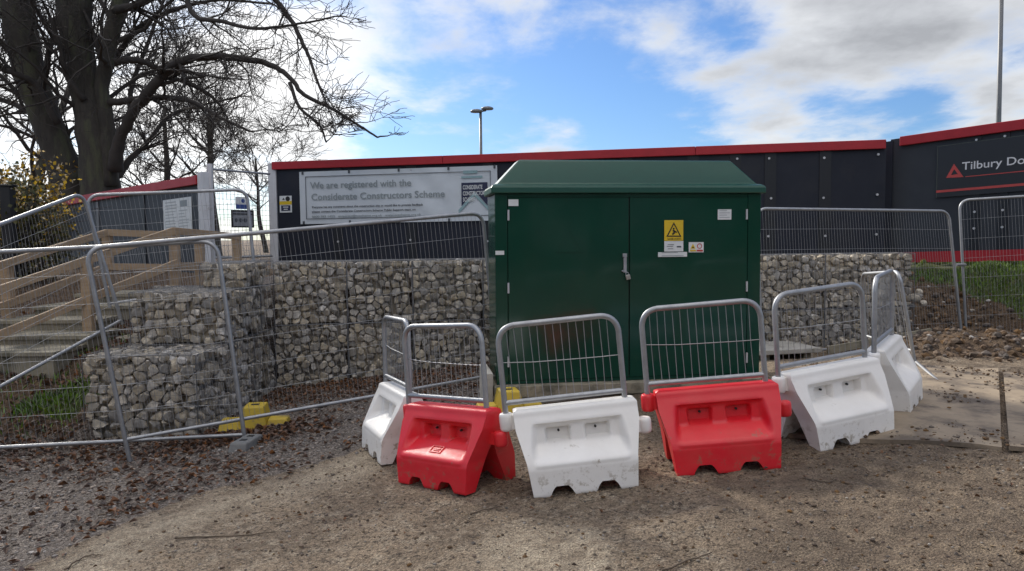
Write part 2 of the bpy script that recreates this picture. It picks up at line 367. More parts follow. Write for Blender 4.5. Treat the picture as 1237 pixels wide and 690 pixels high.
def ground_material():
    m = bpy.data.materials.new('ground_soil'); m.use_nodes = True
    nt = m.node_tree; N, L = nt.nodes.new, nt.links.new; b = nt.nodes['Principled BSDF']
    tc = N('ShaderNodeTexCoord')
    def noi(s, d=8, r=.62):
        n = N('ShaderNodeTexNoise'); n.inputs['Scale'].default_value = s; n.inputs['Detail'].default_value = d; n.inputs['Roughness'].default_value = r
        L(tc.outputs['Object'], n.inputs['Vector']); return n.outputs['Fac']
    def rng(x, a, c, lo=0, hi=1):
        r = N('ShaderNodeMapRange'); r.inputs[1].default_value = a; r.inputs[2].default_value = c; r.inputs[3].default_value = lo; r.inputs[4].default_value = hi
        L(x, r.inputs[0]); return r.outputs[0]
    def mix(f, a, c):
        x = N('ShaderNodeMixRGB')
        for i, v in ((0, f), (1, a), (2, c)):
            if isinstance(v, tuple): x.inputs[i].default_value = (*v, 1)
            else: L(v, x.inputs[i])
        return x.outputs[0]
    def att(k):
        a = N('ShaderNodeAttribute'); a.attribute_name = k; return a.outputs['Fac']
    def soft(k, s):                    # the edge of a zone, broken by noise
        a = N('ShaderNodeMath'); a.operation = 'ADD'; L(att(k), a.inputs[0])
        q = N('ShaderNodeMath'); q.operation = 'MULTIPLY_ADD'; q.inputs[1].default_value = 1.1; q.inputs[2].default_value = -.55; L(noi(s), q.inputs[0])
        L(q.outputs[0], a.inputs[1]); return rng(a.outputs[0], .38, .62)
    def vor(sc, out='Color'):
        v = N('ShaderNodeTexVoronoi'); v.inputs['Scale'].default_value = sc; L(tc.outputs['Object'], v.inputs['Vector']); return v.outputs[out]
    def bw(c):
        q = N('ShaderNodeSeparateColor'); L(c, q.inputs[0]); return q.outputs[0]
    dirt = mix(rng(noi(1.6, 10, .68), .36, .64), (.32, .246, .168), (.175, .131, .090))
    dirt = mix(rng(noi(9, 10, .72), .50, .62), dirt, (.36, .295, .215))
    dirt = mix(rng(noi(30, 8, .72), .52, .60), dirt, (.085, .064, .046))
    clay = mix(rng(noi(7, 9, .7), .42, .6), (.42, .35, .255), (.26, .205, .145))
    col = mix(soft('clay', 7), dirt, clay)
    wet = mix(rng(noi(8, 9, .7), .42, .6), (.150, .112, .078), (.235, .180, .124))
    col = mix(soft('dark', 4), col, wet)
    grav = mix(rng(bw(vor(60)), .2, .8), (.10, .082, .068), (.25, .212, .18))
    col = mix(soft('gravel', 9), col, grav)
    soil = mix(rng(noi(14, 9, .7), .4, .62), (.075, .050, .032), (.17, .115, .07))
    col = mix(soft('soil', 6), col, soil)
    col = mix(soft('turf', 7), col, mix(rng(noi(12), .3, .7), (.05, .075, .02), (.10, .10, .04)))
    gritv = rng(bw(vor(105)), .0, 1.0, .62, 1.38); grit2 = rng(bw(vor(240)), .0, 1.0, .75, 1.25)
    gm = N('ShaderNodeMath'); gm.operation = 'MULTIPLY'; L(gritv, gm.inputs[0]); L(grit2, gm.inputs[1])
    vs_ = N('ShaderNodeVectorMath'); vs_.operation = 'SCALE'; L(col, vs_.inputs[0]); L(gm.outputs[0], vs_.inputs['Scale']); col = vs_.outputs[0]
    L(col, b.inputs['Base Color'])
    b.inputs['Roughness'].default_value = .9; b.inputs['Specular IOR Level'].default_value = .3
    h = N('ShaderNodeMath'); h.operation = 'ADD'
    h2 = N('ShaderNodeMath'); h2.operation = 'MULTIPLY'; h2.inputs[1].default_value = .5; L(noi(70, 5), h2.inputs[0])
    L(noi(16, 10, .75), h.inputs[0]); L(h2.outputs[0], h.inputs[1])
    h3 = N('ShaderNodeMath'); h3.operation = 'MULTIPLY_ADD'; h3.inputs[1].default_value = -.55; L(vor(85, 'Distance'), h3.inputs[0]); L(h.outputs[0], h3.inputs[2]); h = h3
    bp = N('ShaderNodeBump'); bp.inputs['Strength'].default_value = .9; bp.inputs['Distance'].default_value = .035
    L(h.outputs[0], bp.inputs['Height']); L(bp.outputs[0], b.inputs['Normal'])
    return m
M['ground'] = ground_material()

# ------------------------------------------------------------------ ground
# zone outlines on the ground plane
GE = np.array([G(x, y)[:2] for x, y in [(20, 689), (130, 640), (230, 598), (330, 575), (430, 545), (560, 505), (640, 480)]])
GE = np.vstack([[-2.2, .8], GE, [[.6, 8.6], [1.5, 10.5], [1.5, 30]]])
def side_left(x, y):                   # signed distance to the gravel edge, positive on the gravel (left/back) side
    best = np.full(np.shape(x), 1e9); sgn = np.zeros(np.shape(x))
    for a, b in zip(GE[:-1], GE[1:]):
        d = b - a; L2 = d @ d
        t = np.clip(((x - a[0]) * d[0] + (y - a[1]) * d[1]) / L2, 0, 1)
        px, py = x - a[0] - t * d[0], y - a[1] - t * d[1]
        q = np.hypot(px, py); s_ = np.sign(d[0] * (y - a[1]) - d[1] * (x - a[0]))
        k = q < best; best = np.where(k, q, best); sgn = np.where(k, s_, sgn)
    return best * sgn
def zones(x, y):
    s_ = side_left(x, y)
    gravel = sm(-.12, .12, s_)
    n = np.array([-.769, -.639]); t = (x - HA[0]) * n[0] + (y - HA[1]) * n[1]
    bankside = sm(5.7, 6.3, x)
    turf = np.maximum(bankside * (1 - sm(.75, 1.05, t + .6 * (fbm(x * .9 + 3, y * .9, 3, 15) - .5) - .15 * sm(7.0, 8.2, x) * 2 + .35 * fbm(x * 1.3, y * 1.3, 3, 8) - .35 * sm(6.3, 8, x))), sm(BLX, BLX - .15, x) * sm(6.9, 7.2, y) * (.05 + .95 * (fbm(x * .8, y * .8, 3, 3) > .55) * sm(8.2, 7.6, y)))
    soil = np.clip(bankside * sm(9.0, 9.8, y) + sm(4.3, 4.9, x) * sm(8.2, 8.8, y) + sm(BLX, BLX - .2, x) * sm(6.9, 7.3, y), 0, 1)
    dark = sm(.5, 1.6, x) * (1 - sm(7.2, 8.0, y)) * (.45 + .8 * fbm(x * .9, y * .9, 3, 12))
    clay = np.exp(-(((s_ + .42) / .42) ** 2)) * (.35 + .75 * fbm(x * 1.1 + 5, y * 1.1, 3, 21)) * (y < 6.5)
    clay = np.maximum(clay, np.exp(-((x - .32 - .02 * y) / .10) ** 2) * sm(4.4, 3.9, y) * 1.1)
    clay = np.maximum(clay, .75 * np.exp(-(((x - .1) / .5) ** 2 + ((y - 3.9) / .6) ** 2)))
    return gravel, turf, soil, np.clip(dark, 0, 1), np.clip(clay, 0, 1)
def mounds(x, y):
    z = 0
    for (cx, cy, rx, ry, h) in [(4.9, 9.3, 1.0, .55, .20), (5.9, 9.5, .9, .6, .22), (7.0, 9.8, 1.2, .6, .20), (5.5, 10.1, .7, .5, .16)]:
        z = z + h * np.exp(-((x - cx) / rx) ** 2 - ((y - cy) / ry) ** 2)
    return z * (.5 + fbm(x * 2.2, y * 2.2, 3, 31))
def ground_z(x, y):
    x = np.asarray(x, float); y = np.asarray(y, float)
    near = (np.abs(x) < 14) & (y < 20)
    g, tf, so_, dk, cl = zones(x, y)
    z = terrain(x, y) + mounds(x, y)
    z = z + near * ((fbm(x * 1.7, y * 1.7, 3, 1) - .5) * .035 + (fbm(x * 9, y * 9, 3, 2) - .5) * (.028 + .03 * dk) + so_ * (fbm(x * 4, y * 4, 4, 5) - .5) * .16)
    return z
def build_ground():
    xs = np.concatenate([[-400, -150, -70, -40, -25, -17, -12], np.arange(-9, -4.2, .12), np.arange(-4.2, 5.2, .034), np.arange(5.2, 10.4, .07), [11, 13, 17, 25, 40, 70, 150, 400]])
    ys = np.concatenate([[-60, -20, -8, -3, 0, 1.0], np.arange(1.6, 7.0, .032), np.arange(7.0, 12, .055), np.arange(12, 16, .15), [17, 19, 22, 27, 35, 50, 90, 200, 700]])
    X, Y = np.meshgrid(xs, ys); Z = ground_z(X, Y)
    far = (np.abs(X) > 100) | (Y > 100); Z = np.where(far, .6, Z)
    nx, ny = len(xs), len(ys)
    V = np.stack([X.ravel(), Y.ravel(), Z.ravel()], 1)
    i = np.arange(nx * ny).reshape(ny, nx)
    f = np.stack([i[:-1, :-1].ravel(), i[:-1, 1:].ravel(), i[1:, 1:].ravel(), i[1:, :-1].ravel()], 1)
    mb = MB(); mb.v = [V]; mb.f = [tuple(q) for q in f.tolist()]; mb.n = len(V)
    z = zones(X.ravel(), Y.ravel())
    o = mb.build('ground', M['ground'], smooth=True, attrs=dict(zip(('gravel', 'turf', 'soil', 'dark', 'clay'), z)))
    tag(o, kind='structure')
build_ground()

# ------------------------------------------------------------------ gabion stones
def ico(sub):
    bm = bmesh.new(); bmesh.ops.create_icosphere(bm, subdivisions=sub, radius=1.0)
    bm.verts.ensure_lookup_table()
    v = np.array([list(q.co) for q in bm.verts]); f = [tuple(q.index for q in p.verts) for p in bm.faces]; bm.free(); return v, f
ICO3, ICO2, ICO1 = ico(3), ico(2), ico(1)
def stones(mb, org, A, Bv, Cv, faces, sp, seed, cap=None, k=26):
    """Fill the box org + a*A + b*Bv + c*Cv (A along, Bv depth from front, Cv up) with packed stones near the visible faces."""
    rg = np.random.default_rng(seed)
    la, lb, lc = (np.linalg.norm(q) for q in (A, Bv, Cv)); ea, eb, ec = A / la, Bv / lb, Cv / lc
    na, nb_, nc = max(2, round(la / (sp * 1.18))), max(1, round(lb / sp)), max(2, round(lc / (sp * .84)))
    P = []
    for q in range(nc):
        for j in range(nb_):
            for i in range(na):
                off = (.5 if q % 2 else 0) * .9
                P.append(((i + .28 + off * .5 + rg.uniform(-.34, .34)) / na * la, (j + .5 + rg.uniform(-.2, .2)) / nb_ * lb, (q + .5 + rg.uniform(-.34, .34)) / nc * lc))
    P = np.array(P); wt = rg.uniform(.62, 1.38, len(P))
    V0, F0 = ICO3
    for i, p in enumerate(P):
        vis = ('front' in faces and p[1] < sp) or ('back' in faces and p[1] > lb - sp) or ('right' in faces and p[0] > la - sp) or ('left' in faces and p[0] < sp) or ('top' in faces and p[2] > lc - sp * .9)
        if not vis: continue
        d = P - p; dn = np.linalg.norm(d, axis=1); nbs = np.where((dn > 1e-6) & (dn < sp * 2.1))[0]
        n = d[nbs] / dn[nbs][:, None]; h = dn[nbs] * wt[i] / (wt[i] + wt[nbs]) - .004
        for ax, sgn, lim in ((0, -1, p[0]), (0, 1, la - p[0]), (1, -1, p[1]), (1, 1, lb - p[1]), (2, -1, p[2]), (2, 1, lc - p[2])):
            e = np.zeros(3); e[ax] = sgn; e += rg.normal(0, .10, 3); e /= np.linalg.norm(e)
            n = np.vstack([n, e]); h = np.append(h, max(.02, lim + rg.uniform(-.022, .006)))
        for _ in range(9):
            e = rg.normal(size=3); e /= np.linalg.norm(e); n = np.vstack([n, e]); h = np.append(h, sp * wt[i] * rg.uniform(.33, .60))
        c = np.maximum(V0 @ n.T, 0) / np.maximum(h, .012)
        r = 1 / (np.sum(c ** k, axis=1) ** (1 / k) + 1e-6); r = np.minimum(r, sp * .85)
        r = r * (1 + .05 * np.sin(V0 @ rg.normal(0, 4, 3) + rg.uniform(0, 6)))
        q = p + V0 * r[:, None]
        mb.add(org + q[:, :1] * ea + q[:, 1:2] * eb + q[:, 2:] * ec, F0)
def wire_faces(mb, org, A, Bv, Cv, faces, sp=.076, r=.0017):
    la, lb, lc = (np.linalg.norm(q) for q in (A, Bv, Cv)); ea, eb, ec = A / la, Bv / lb, Cv / lc
    o_ = .008
    def grid(o, a, la_, b, lb_):
        for i in np.arange(0, la_ + .001, sp): mb.tube([o + a * i, o + a * i + b * lb_], r, 3, False)
        for i in np.arange(0, lb_ + .001, sp): mb.tube([o + b * i, o + b * i + a * la_], r, 3, False)
    if 'front' in faces: grid(org - eb * o_, ea, la, ec, lc)
    if 'right' in faces: grid(org + A + ea * o_, eb, lb, ec, lc)
    if 'left' in faces: grid(org - ea * o_, eb, lb, ec, lc)
    if 'top' in faces: grid(org + Cv + ec * o_, ea, la, eb, lb)
def gabion(org, A, Bv, Cv, faces, label, sp, seed, group='gabion baskets of the retaining wall', rod=.006):
    org = np.asarray(org, float); t = thing('gabion_basket', org, label, 'gabion', group)
    mb = MB(); stones(mb, org, A, Bv, Cv, faces, sp, seed)
    eb = Bv / np.linalg.norm(Bv); ea = A / np.linalg.norm(A)
    d = sp * 1.0
    la, lb = np.linalg.norm(A), np.linalg.norm(Bv)
    a0 = d if 'left' in faces else .03; a1 = d if 'right' in faces else .03; c1 = d if 'top' in faces else .03
    mb.box(org + ea * a0 + eb * d + np.array([0, 0, .01]), ea * (la - a0 - a1), eb * max(.05, lb - d - .03), Cv - np.array([0, 0, c1 + .01]))
    s_ = mb.build('stone_fill', M['stone'], t, smooth=True, sharp=24); s_['kind'] = 'stuff'
    wb = MB(); wire_faces(wb, org, A, Bv, Cv, faces)
    e0 = org - eb * .009
    for a in (e0, e0 + A): wb.tube([a, a + Cv], rod, 5)
    for a in (e0, e0 + Cv): wb.tube([a, a + A], rod * .7, 5)
    if 'right' in faces:
        for c in (0, 1):
            a = org + A + ea * .009 + Cv * c; wb.tube([a, a + Bv], rod * .7, 5)
    if 'top' in faces:
        a = org + Cv + Bv + np.array([0, 0, .008]); wb.tube([a, a + A], rod * .7, 5)
    wb.build('wire_basket', M['gabion_wire'], t)
    return t
def v3(p, z): return np.array([p[0], p[1], z])
WE = (WB - WA) / np.linalg.norm(WB - WA); WN = np.array([-WE[1], WE[0]])    # along, into the bank
def on_wall(px, py):                   # distance along the wall of the place seen at px
    d = ray(px, py)[:2]; A_ = np.array([[d[0], -WE[0]], [d[1], -WE[1]]]); return np.linalg.solve(A_, WA)[1]
WTOP, WMID, WBOT = 1.31, .53, -.34
cuts = [0.0] + [on_wall(px, 390) for px in (420, 499, 584)]
step_ = (cuts[3] - cuts[0]) / 3
cuts.append(cuts[3] + step_)
rcuts = [np.linalg.norm(WB - WA)]
for px in (996, 908): rcuts.insert(0, on_wall(px, 370))
rcuts.insert(0, rcuts[0] - step_)
wl_up = ['upper gabion basket of grey stones in the corner, right of the tall white hoarding post', 'upper gabion basket of grey stones below the middle of the large white banner',
         'upper gabion basket of grey stones just left of the green cabinet', 'upper gabion basket hidden behind the left half of the green cabinet']
wl_lo = ['lower gabion basket of grey stones in the leaf-filled corner beside the stepped baskets', 'lower gabion basket of grey stones, second from the corner, behind the leftmost white barrier',
         'lower gabion basket of grey stones behind the left red barrier, next to the cabinet', 'lower gabion basket hidden behind the left half of the green cabinet']
wr_up = ['upper gabion basket hidden behind the right half of the green cabinet', 'upper gabion basket of grey stones just right of the green cabinet', 'upper end gabion basket of the wall, beside the earth bank on the right']
wr_lo = ['lower gabion basket hidden behind the right half of the green cabinet', 'lower gabion basket of grey stones right of the cabinet above the pale slab', 'lower end gabion basket of the wall, behind the oblique pedestrian barrier']
for cc, lu, ll, sd in ((cuts, wl_up, wl_lo, 100), (rcuts, wr_up, wr_lo, 200)):
    for i in range(len(cc) - 1):
        a, b = cc[i] + .004, cc[i + 1] - .004
        p = WA + WE * a; A = v3(WE * (b - a), 0); Bv = v3(WN * .42, 0)
        lastr = ('right',) if (sd == 200 and i == len(cc) - 2) else ()
        gabion(v3(p, WMID + .004), A, Bv, np.array([0, 0, WTOP - WMID - .004]), ('front', 'top') + lastr, lu[i], .098, sd + i)
        gabion(v3(p, WBOT), A, Bv, np.array([0, 0, WMID - .004 - WBOT]), ('front',) + lastr, ll[i], .098, sd + 20 + i)
# the stepped baskets on the left
c1l, c1r = G(101, 531), G(240, 527)
t1 = D(101, 429, c1l[1])[2]
e1 = (c1r - c1l) * [1, 1, 0]; e1 /= np.linalg.norm(e1); LEN1 = np.linalg.norm((c1r - c1l)[:2])
sideP0 = c1r[:2]; sideP1 = WA + np.array([.0, .02])
sd_ = sideP1 - sideP0; SL = np.linalg.norm(sd_); sdn = sd_ / SL
zb = -.42
def tier(depth0, depth1, z0, z1, left_px, label, seed, faces, sp=.106):
    q0 = sideP0 + sdn * depth0
    l = D(left_px, 400, q0[1])[:2]
    A = v3(q0 - l, 0); A[1] *= .6
    l = q0 - A[:2]
    gabion(v3(l, z0), A, v3(sdn * (depth1 - depth0), 0), np.array([0, 0, z1 - z0]), faces, label, sp, seed, 'stepped gabion baskets beside the stairs', .005)
d2, d3 = .72, 1.35
z1_ = t1
q2 = sideP0 + sdn * d2; z2_ = D(210, 353, q2[1])[2]
q3 = sideP0 + sdn * d3
tier(0, 1.5, zb, z1_ - .003, 98, 'lowest and nearest stepped gabion basket, of pale stones, beside the stairs', 301, ('front', 'right', 'top', 'left'))
tier(1.508, SL - .02, zb, z1_ - .003, 130, 'low gabion basket behind the nearest stepped one, meeting the wall in the corner', 302, ('right',))
tier(d2, 1.75, z1_ + .003, z2_ - .003, 158, 'middle step gabion basket, set back on top of the lowest stepped one', 303, ('front', 'right', 'top', 'left'))
tier(1.758, SL - .02, z1_ + .003, z2_ - .003, 185, 'middle layer gabion basket seen edge-on between the step and the wall corner', 304, ('right', 'front'))
tier(d3, SL - .02, z2_ + .003, WTOP + .02, 244, 'topmost shallow gabion basket behind the timber handrail posts', 305, ('front', 'right', 'top', 'left'), .105)

# ------------------------------------------------------------------ text and flat shapes on a face
def text_mesh(body, size, align='LEFT', bold=0.0, spacing=1.0):
    c = bpy.data.curves.new('t', 'FONT'); c.body = body; c.size = size; c.align_x = align; c.offset = bold; c.space_character = spacing
    c.resolution_u = 3
    o = bpy.data.objects.new('t', c); COL.objects.link(o)
    bpy.context.view_layer.update()
    me = o.evaluated_get(bpy.context.evaluated_depsgraph_get()).to_mesh()
    v = np.array([list(q.co) for q in me.vertices]).reshape(-1, 3); f = [tuple(p.vertices) for p in me.polygons]
    o.evaluated_get(bpy.context.evaluated_depsgraph_get()).to_mesh_clear()
    bpy.data.objects.remove(o); bpy.data.curves.remove(c)
    return v, f
class Face:
    """A flat face: origin O, right U, up V, outward N (all world)."""
    def __init__(s, O, U, V, N): s.O, s.U, s.V, s.N = (np.asarray(q, float) for q in (O, U, V, N))
    def p(s, u, v, n=0.0): return s.O + s.U * u + s.V * v + s.N * n
    def pix(s, x, y, n=0.0):           # u, v of the place seen at pixel x, y
        d = ray(x, y); c = np.array([0, 0, EYE]); nn = np.cross(s.U, s.V); q = s.O + s.N * n
        t = ((q - c) @ nn) / (d @ nn); P = c + d * t - q
        Mx = np.array([[s.U @ s.U, s.U @ s.V], [s.U @ s.V, s.V @ s.V]]); return np.linalg.solve(Mx, [P @ s.U, P @ s.V])
    def rect(s, mb, u0, v0, u1, v1, n0, n1): return mb.box(s.p(u0, v0, n0), s.U * (u1 - u0), s.V * (v1 - v0), s.N * (n1 - n0))
    def shape(s, mb, pts, n0, n1): return mb.poly([s.p(u, v, n0) for u, v in pts], s.N * (n1 - n0))
    def disc(s, mb, u, v, r, n0, n1, k=16): return s.shape(mb, [(u + r * math.cos(a), v + r * math.sin(a)) for a in np.linspace(0, 2 * math.pi, k, endpoint=False)], n0, n1)
    def ring(s, mb, pts, wd, n0, n1):
        P = [np.array(p) for p in pts]; m = len(P); c = sum(P) / m
        for i in range(m):
            a, b = P[i], P[(i + 1) % m]
            ia, ib = a + (c - a) * wd, b + (c - b) * wd
            s.shape(mb, [a, b, ib, ia], n0, n1)
    def text(s, mb, body, u, v, size, n, align='LEFT', bold=0.0, spacing=1.0, width=None):
        tv, tf = text_mesh(body, size, align, bold, spacing)
        if width and len(tv): tv[:, 0] *= width / (tv[:, 0].max() - tv[:, 0].min())
        return mb.add(s.O + (u + tv[:, :1]) * s.U + (v + tv[:, 1:2]) * s.V + s.N * n, tf)

# ------------------------------------------------------------------ hoardings
def hoarding(face, Lh, cap_h, cap_z, joints, bolts_v, zb_, name_lab, caps, strips, ctag='hoarding'):
    """face.V runs up along the posts; cap_z(u) = height of the top of the capping above the face origin."""
    t = thing('site_hoarding', face.O, name_lab, ctag)
    return t
# main hoarding
mL, mR = D(331, 196, 16.2), D(1071, 169, 13.9)
mdir = (mR - mL); mh = mdir * [1, 1, 0]; Lm = np.linalg.norm(mh); mU = mdir / Lm        # U carries the slope of the top
mN = np.array([mh[1], -mh[0], 0]) / Lm
FM = Face(mL + np.array([0, 0, -2.3]), mU, np.array([0, 0, 1.]), mN)
TH = 2.3
t_main = thing('site_hoarding', FM.O, 'long charcoal site hoarding with red capping behind the gabion wall and cabinet', 'hoarding', 'charcoal site hoardings')
js = [FM.pix(px, 250)[0] for px in (408, 497, 590, 676, 757, 837, 888, 930, 996)]
ed = [0.05] + js + [Lm]
for a, b in zip(ed[:-1], ed[1:]):
    mb = MB(); FM.rect(mb, a + .003, 0, b - .003, TH - .012, -.03, 0); mb.build('panel', M['charcoal'], t_main)
for a in js:
    mb = MB(); FM.rect(mb, a - .10, 0, a + .10, TH - .012, .003, .018); mb.build('cover_strip', M['charcoal_strip'], t_main)
capcuts = [-.02, FM.pix(536, 190)[0], FM.pix(840, 180)[0], Lm - .02]
for a, b in zip(capcuts[:-1], capcuts[1:]):
    mb = MB(); FM.rect(mb, a, TH - .16, b - .006, TH, -.12, .075); mb.build('capping', M['red_paint'], t_main, bevel=.008)
mb = MB(); FM.rect(mb, -.13, -.2, .045, TH - .02, -.10, .03); mb.build('end_post', M['white_paint'], t_main, bevel=.006)
for a in js + [Lm - .12]:
    for v in (TH - .27, 1.32, .62, .22):
        mb = MB(); FM.disc(mb, a + R_.uniform(-.03, .03), v + R_.uniform(-.03, .03), .022, .018 if a in js else 0.001, .034, 8); mb.build('bolt', M['bolt'], t_main)
# right hoarding (turned towards the camera)
rL, rR = D(1076, 168, 14.2), D(1237, 145, 12.5)
rdir = rR - rL; rh = rdir * [1, 1, 0]; Lr0 = np.linalg.norm(rh); rU = rdir / Lr0
rN = np.array([rh[1], -rh[0], 0]) / Lr0
Lr = Lr0 + 4.2
FR = Face(rL + np.array([0, 0, -2.4]), rU, np.array([0, 0, 1.]), rN)
t_right = thing('site_hoarding', FR.O, 'shorter charcoal hoarding at the right edge, with a red base board over grass', 'hoarding', 'charcoal site hoardings')
u_c0 = FR.pix(1089, 167)[0]
vb0 = FR.pix(1085, 316)[1]; vb1 = FR.pix(1230, 312)[1]; vt0 = FR.pix(1085, 305)[1]
rj = [FR.pix(px, 250)[0] for px in (1178, 1212)] + [Lr0 + 1.1, Lr0 + 2.3, Lr0 + 3.5]
ed = [0.0] + rj + [Lr]
for a, b in zip(ed[:-1], ed[1:]):
    mb = MB(); FR.rect(mb, a + .003, vt0, b - .003, 2.39, -.03, 0); mb.build('panel', M['charcoal_grey'], t_right)
for a in rj:
    mb = MB(); FR.rect(mb, a - .075, vt0, a + .075, 2.24, .003, .016); mb.build('cover_strip', M['charcoal_strip'], t_right)
    for v in (2.3 - .12, FR.pix(1178, 256)[1], FR.pix(1178, 276)[1]):
        mb = MB(); FR.disc(mb, a, v, .02, .016, .032, 8); mb.build('bolt', M['bolt'], t_right)
mb = MB(); FR.rect(mb, u_c0, 2.4 - .155, Lr, 2.41, -.12, .07); mb.build('capping', M['red_paint'], t_right, bevel=.008)
mb = MB(); FR.rect(mb, .05, vb0 - .02, Lr, vt0, -.02, .03); mb.build('base_board', M['red_paint'], t_right)
mb = MB(); FR.rect(mb, -.20, -.6, .05, 2.36, -.12, .02); mb.build('end_post', M['charcoal'], t_right)
# left hoarding beyond the gate
lL, lR = D(46, 246, 20.0), D(241, 212, 14.2)
ldir = lR - lL; lh = ldir * [1, 1, 0]; Ll = np.linalg.norm(lh); lU = ldir / Ll
lN = np.array([lh[1], -lh[0], 0]) / Ll
FL = Face(lL + np.array([0, 0, -2.5]), lU, np.array([0, 0, 1.]), lN)
t_left = thing('site_hoarding', FL.O, 'far left charcoal hoarding with sloping red capping behind the stair handrails', 'hoarding', 'charcoal site hoardings')
lj = [FL.pix(px, 270)[0] for px in (62, 120, 174)]
ed = [0] + lj + [Ll]
for a, b in zip(ed[:-1], ed[1:]):
    mb = MB(); FL.rect(mb, a + .003, 0, b - .003, 2.49, -.03, 0); mb.build('panel', M['charcoal_grey'], t_left)
mb = MB(); FL.rect(mb, lj[1] - .10, .2, lj[1] + .02, 2.3, .003, .02); mb.build('cover_strip', mat('grey_strip', (.16, .165, .17), None, 4, .6), t_left)
mb = MB(); FL.rect(mb, lj[0] - .05, .2, lj[0] + .05, 2.3, .003, .02); mb.build('cover_strip', M['white_paint'], t_left)
mb = MB(); FL.rect(mb, lj[2] - .08, .2, lj[2] + .08, 2.3, .003, .02); mb.build('cover_strip', M['charcoal_strip'], t_left)
mb = MB(); FL.rect(mb, -.1, 2.5 - .165, Ll, 2.5, -.12, .075); mb.build('capping', M['red_paint'], t_left, bevel=.008)
mb = MB(); FL.rect(mb, Ll + .005, -.3, Ll + .19, 2.55, -.08, .05); mb.build('end_post', M['white_paint'], t_left, bevel=.006)

# ------------------------------------------------------------------ signs on the hoardings
def sign_thing(name, face, u, v, label, cat): return thing(name, face.p(u, v, 0), label, cat)
# large banner
bu0, bv0 = FM.pix(364, 271); bu1, bv1 = FM.pix(601, 201.5); bvL = FM.pix(364, 208)[1]; bvR0 = FM.pix(601, 262)[1]
bt = (bvL - bv0 + bv1 - bvR0) / 2
vlow = bv0; BW, BH = bu1 - bu0, max(bvL, bv1) - bv0
FB = Face(FM.p(bu0, bv0, .022), mU * 1.0, np.array([0, 0, 1.]) + 0 * mU, mN)
FB.U = mU.copy(); BH = bvL - bv0
t = thing('banner', FB.O, 'large crumpled white vinyl banner with grey lettering on the long hoarding', 'banner')
mb = MB()
nx_, nz_ = 90, 30
us, vs_ = np.linspace(0, BW, nx_), np.linspace(0, BH, nz_)
UU, VV = np.meshgrid(us, vs_)
ww = .012 * (fbm(UU * 2.2 + VV * 1.5, VV * 2.2 - UU * .8, 3, 41) - .5) * 2
ww = ww + .010 * np.exp(-((UU - BW * .66) / .45) ** 2) * np.sin(9 * (UU + VV * .8)) + .012
P0 = FB.O + UU[..., None] * FB.U + VV[..., None] * FB.V + ww[..., None] * FB.N
PB = FB.O + UU[..., None] * FB.U + VV[..., None] * FB.V - .004 * FB.N
ii = np.arange(nx_ * nz_).reshape(nz_, nx_)
qf = np.stack([ii[:-1, :-1].ravel(), ii[:-1, 1:].ravel(), ii[1:, 1:].ravel(), ii[1:, :-1].ravel()], 1)
mb.add(P0.reshape(-1, 3), qf)
b_sheet = mb.build('sheet', M['vinyl'], t, smooth=True)
TN = .036
def bp(px, py): return FB.pix(px, py, .03)
mb = MB()
o_ = .012
x0, y0, x1, y1 = .13 * BW / 5, .10, BW - .13, BH - .10
x0 = .14
for r4 in ((x0, y0, x1, y0 + o_), (x0, y1 - o_, x1, y1), (x0, y0, x0 + o_, y1), (x1 - o_, y0, x1, y1)):
    FB.rect(mb, *r4, TN - .003, TN)
mb.build('border_line', M['ink_dark'], t)
s0 = BH / 66.0                       # metres per photo pixel on the banner
mb = MB(); u_, v_ = bp(375, 228); u2 = bp(497, 224)[0]
FB.text(mb, 'We are registered with the', u_, v_, 13.5 * s0 / .72 * .62 + 0, TN, bold=.003, width=u2 - u_)
mb.build('heading_lettering', M['ink_grey'], t)
mb = MB(); u_, v_ = bp(376, 242); u2 = bp(537, 236)[0]
FB.text(mb, 'Considerate Constructors Scheme', u_, v_, 13.5 * s0 / .72 * .62, TN, bold=.003, width=u2 - u_)
mb.build('heading_lettering', M['ink_grey'], t)
for k, (tx, pa, pb, mt) in enumerate([('If anyone has any comments about this construction site or would like to provide feedback', (377, 251.5), (511, 246.5), 'ink_dark'),
                                      ('please contact the Considerate Constructors Scheme Public Support team on', (377, 257), (502, 252), 'ink_dark'),
                                      ('0800 783 1423   enquiries@ccscheme.org.uk   www.ccscheme.org.uk', (377, 263), (509, 258), 'ink_grey')]):
    mb = MB(); u_, v_ = bp(*pa); u2 = bp(*pb)[0]
    FB.text(mb, tx, u_, v_, 3.6 * s0, TN, bold=.0015, width=u2 - u_); mb.build('small_lettering', M[mt], t)
lu0 = bp(557.5, 235)[0]; lu1 = bp(589, 235)[0]; lvT = bp(558, 221)[1]; lvB = bp(558, 251)[1]
mb = MB(); cu = (lu0 + lu1) / 2
FB.shape(mb, [(lu0, lvB + .03), (cu, lvB + .34), (lu1, lvB + .03), (lu1, lvT), (lu0, lvT)], TN - .004, TN)
lg = mb.build('scheme_badge', M['navy'], t)
mb = MB()
for k, wd in enumerate(('CONSIDERATE', 'CONSTRUCTORS', 'SCHEME')):
    FB.text(mb, wd, lu0 + .03, lvT - .13 - k * .12, .115, TN + .004, bold=.002, width=(lu1 - lu0) * (.75, .88, .45)[k])
mb.build('badge_lettering', M['paper'], lg)
mb = MB(); hw = (lu1 - lu0) / 2 + .06
FB.shape(mb, [(cu - hw, lvB - .04), (cu, lvB + .30), (cu + hw, lvB - .04), (cu + hw, lvB - .11), (cu, lvB + .23), (cu - hw, lvB - .11)], TN - .002, TN + .003)
mb.build('badge_chevron', M['teal'], lg)
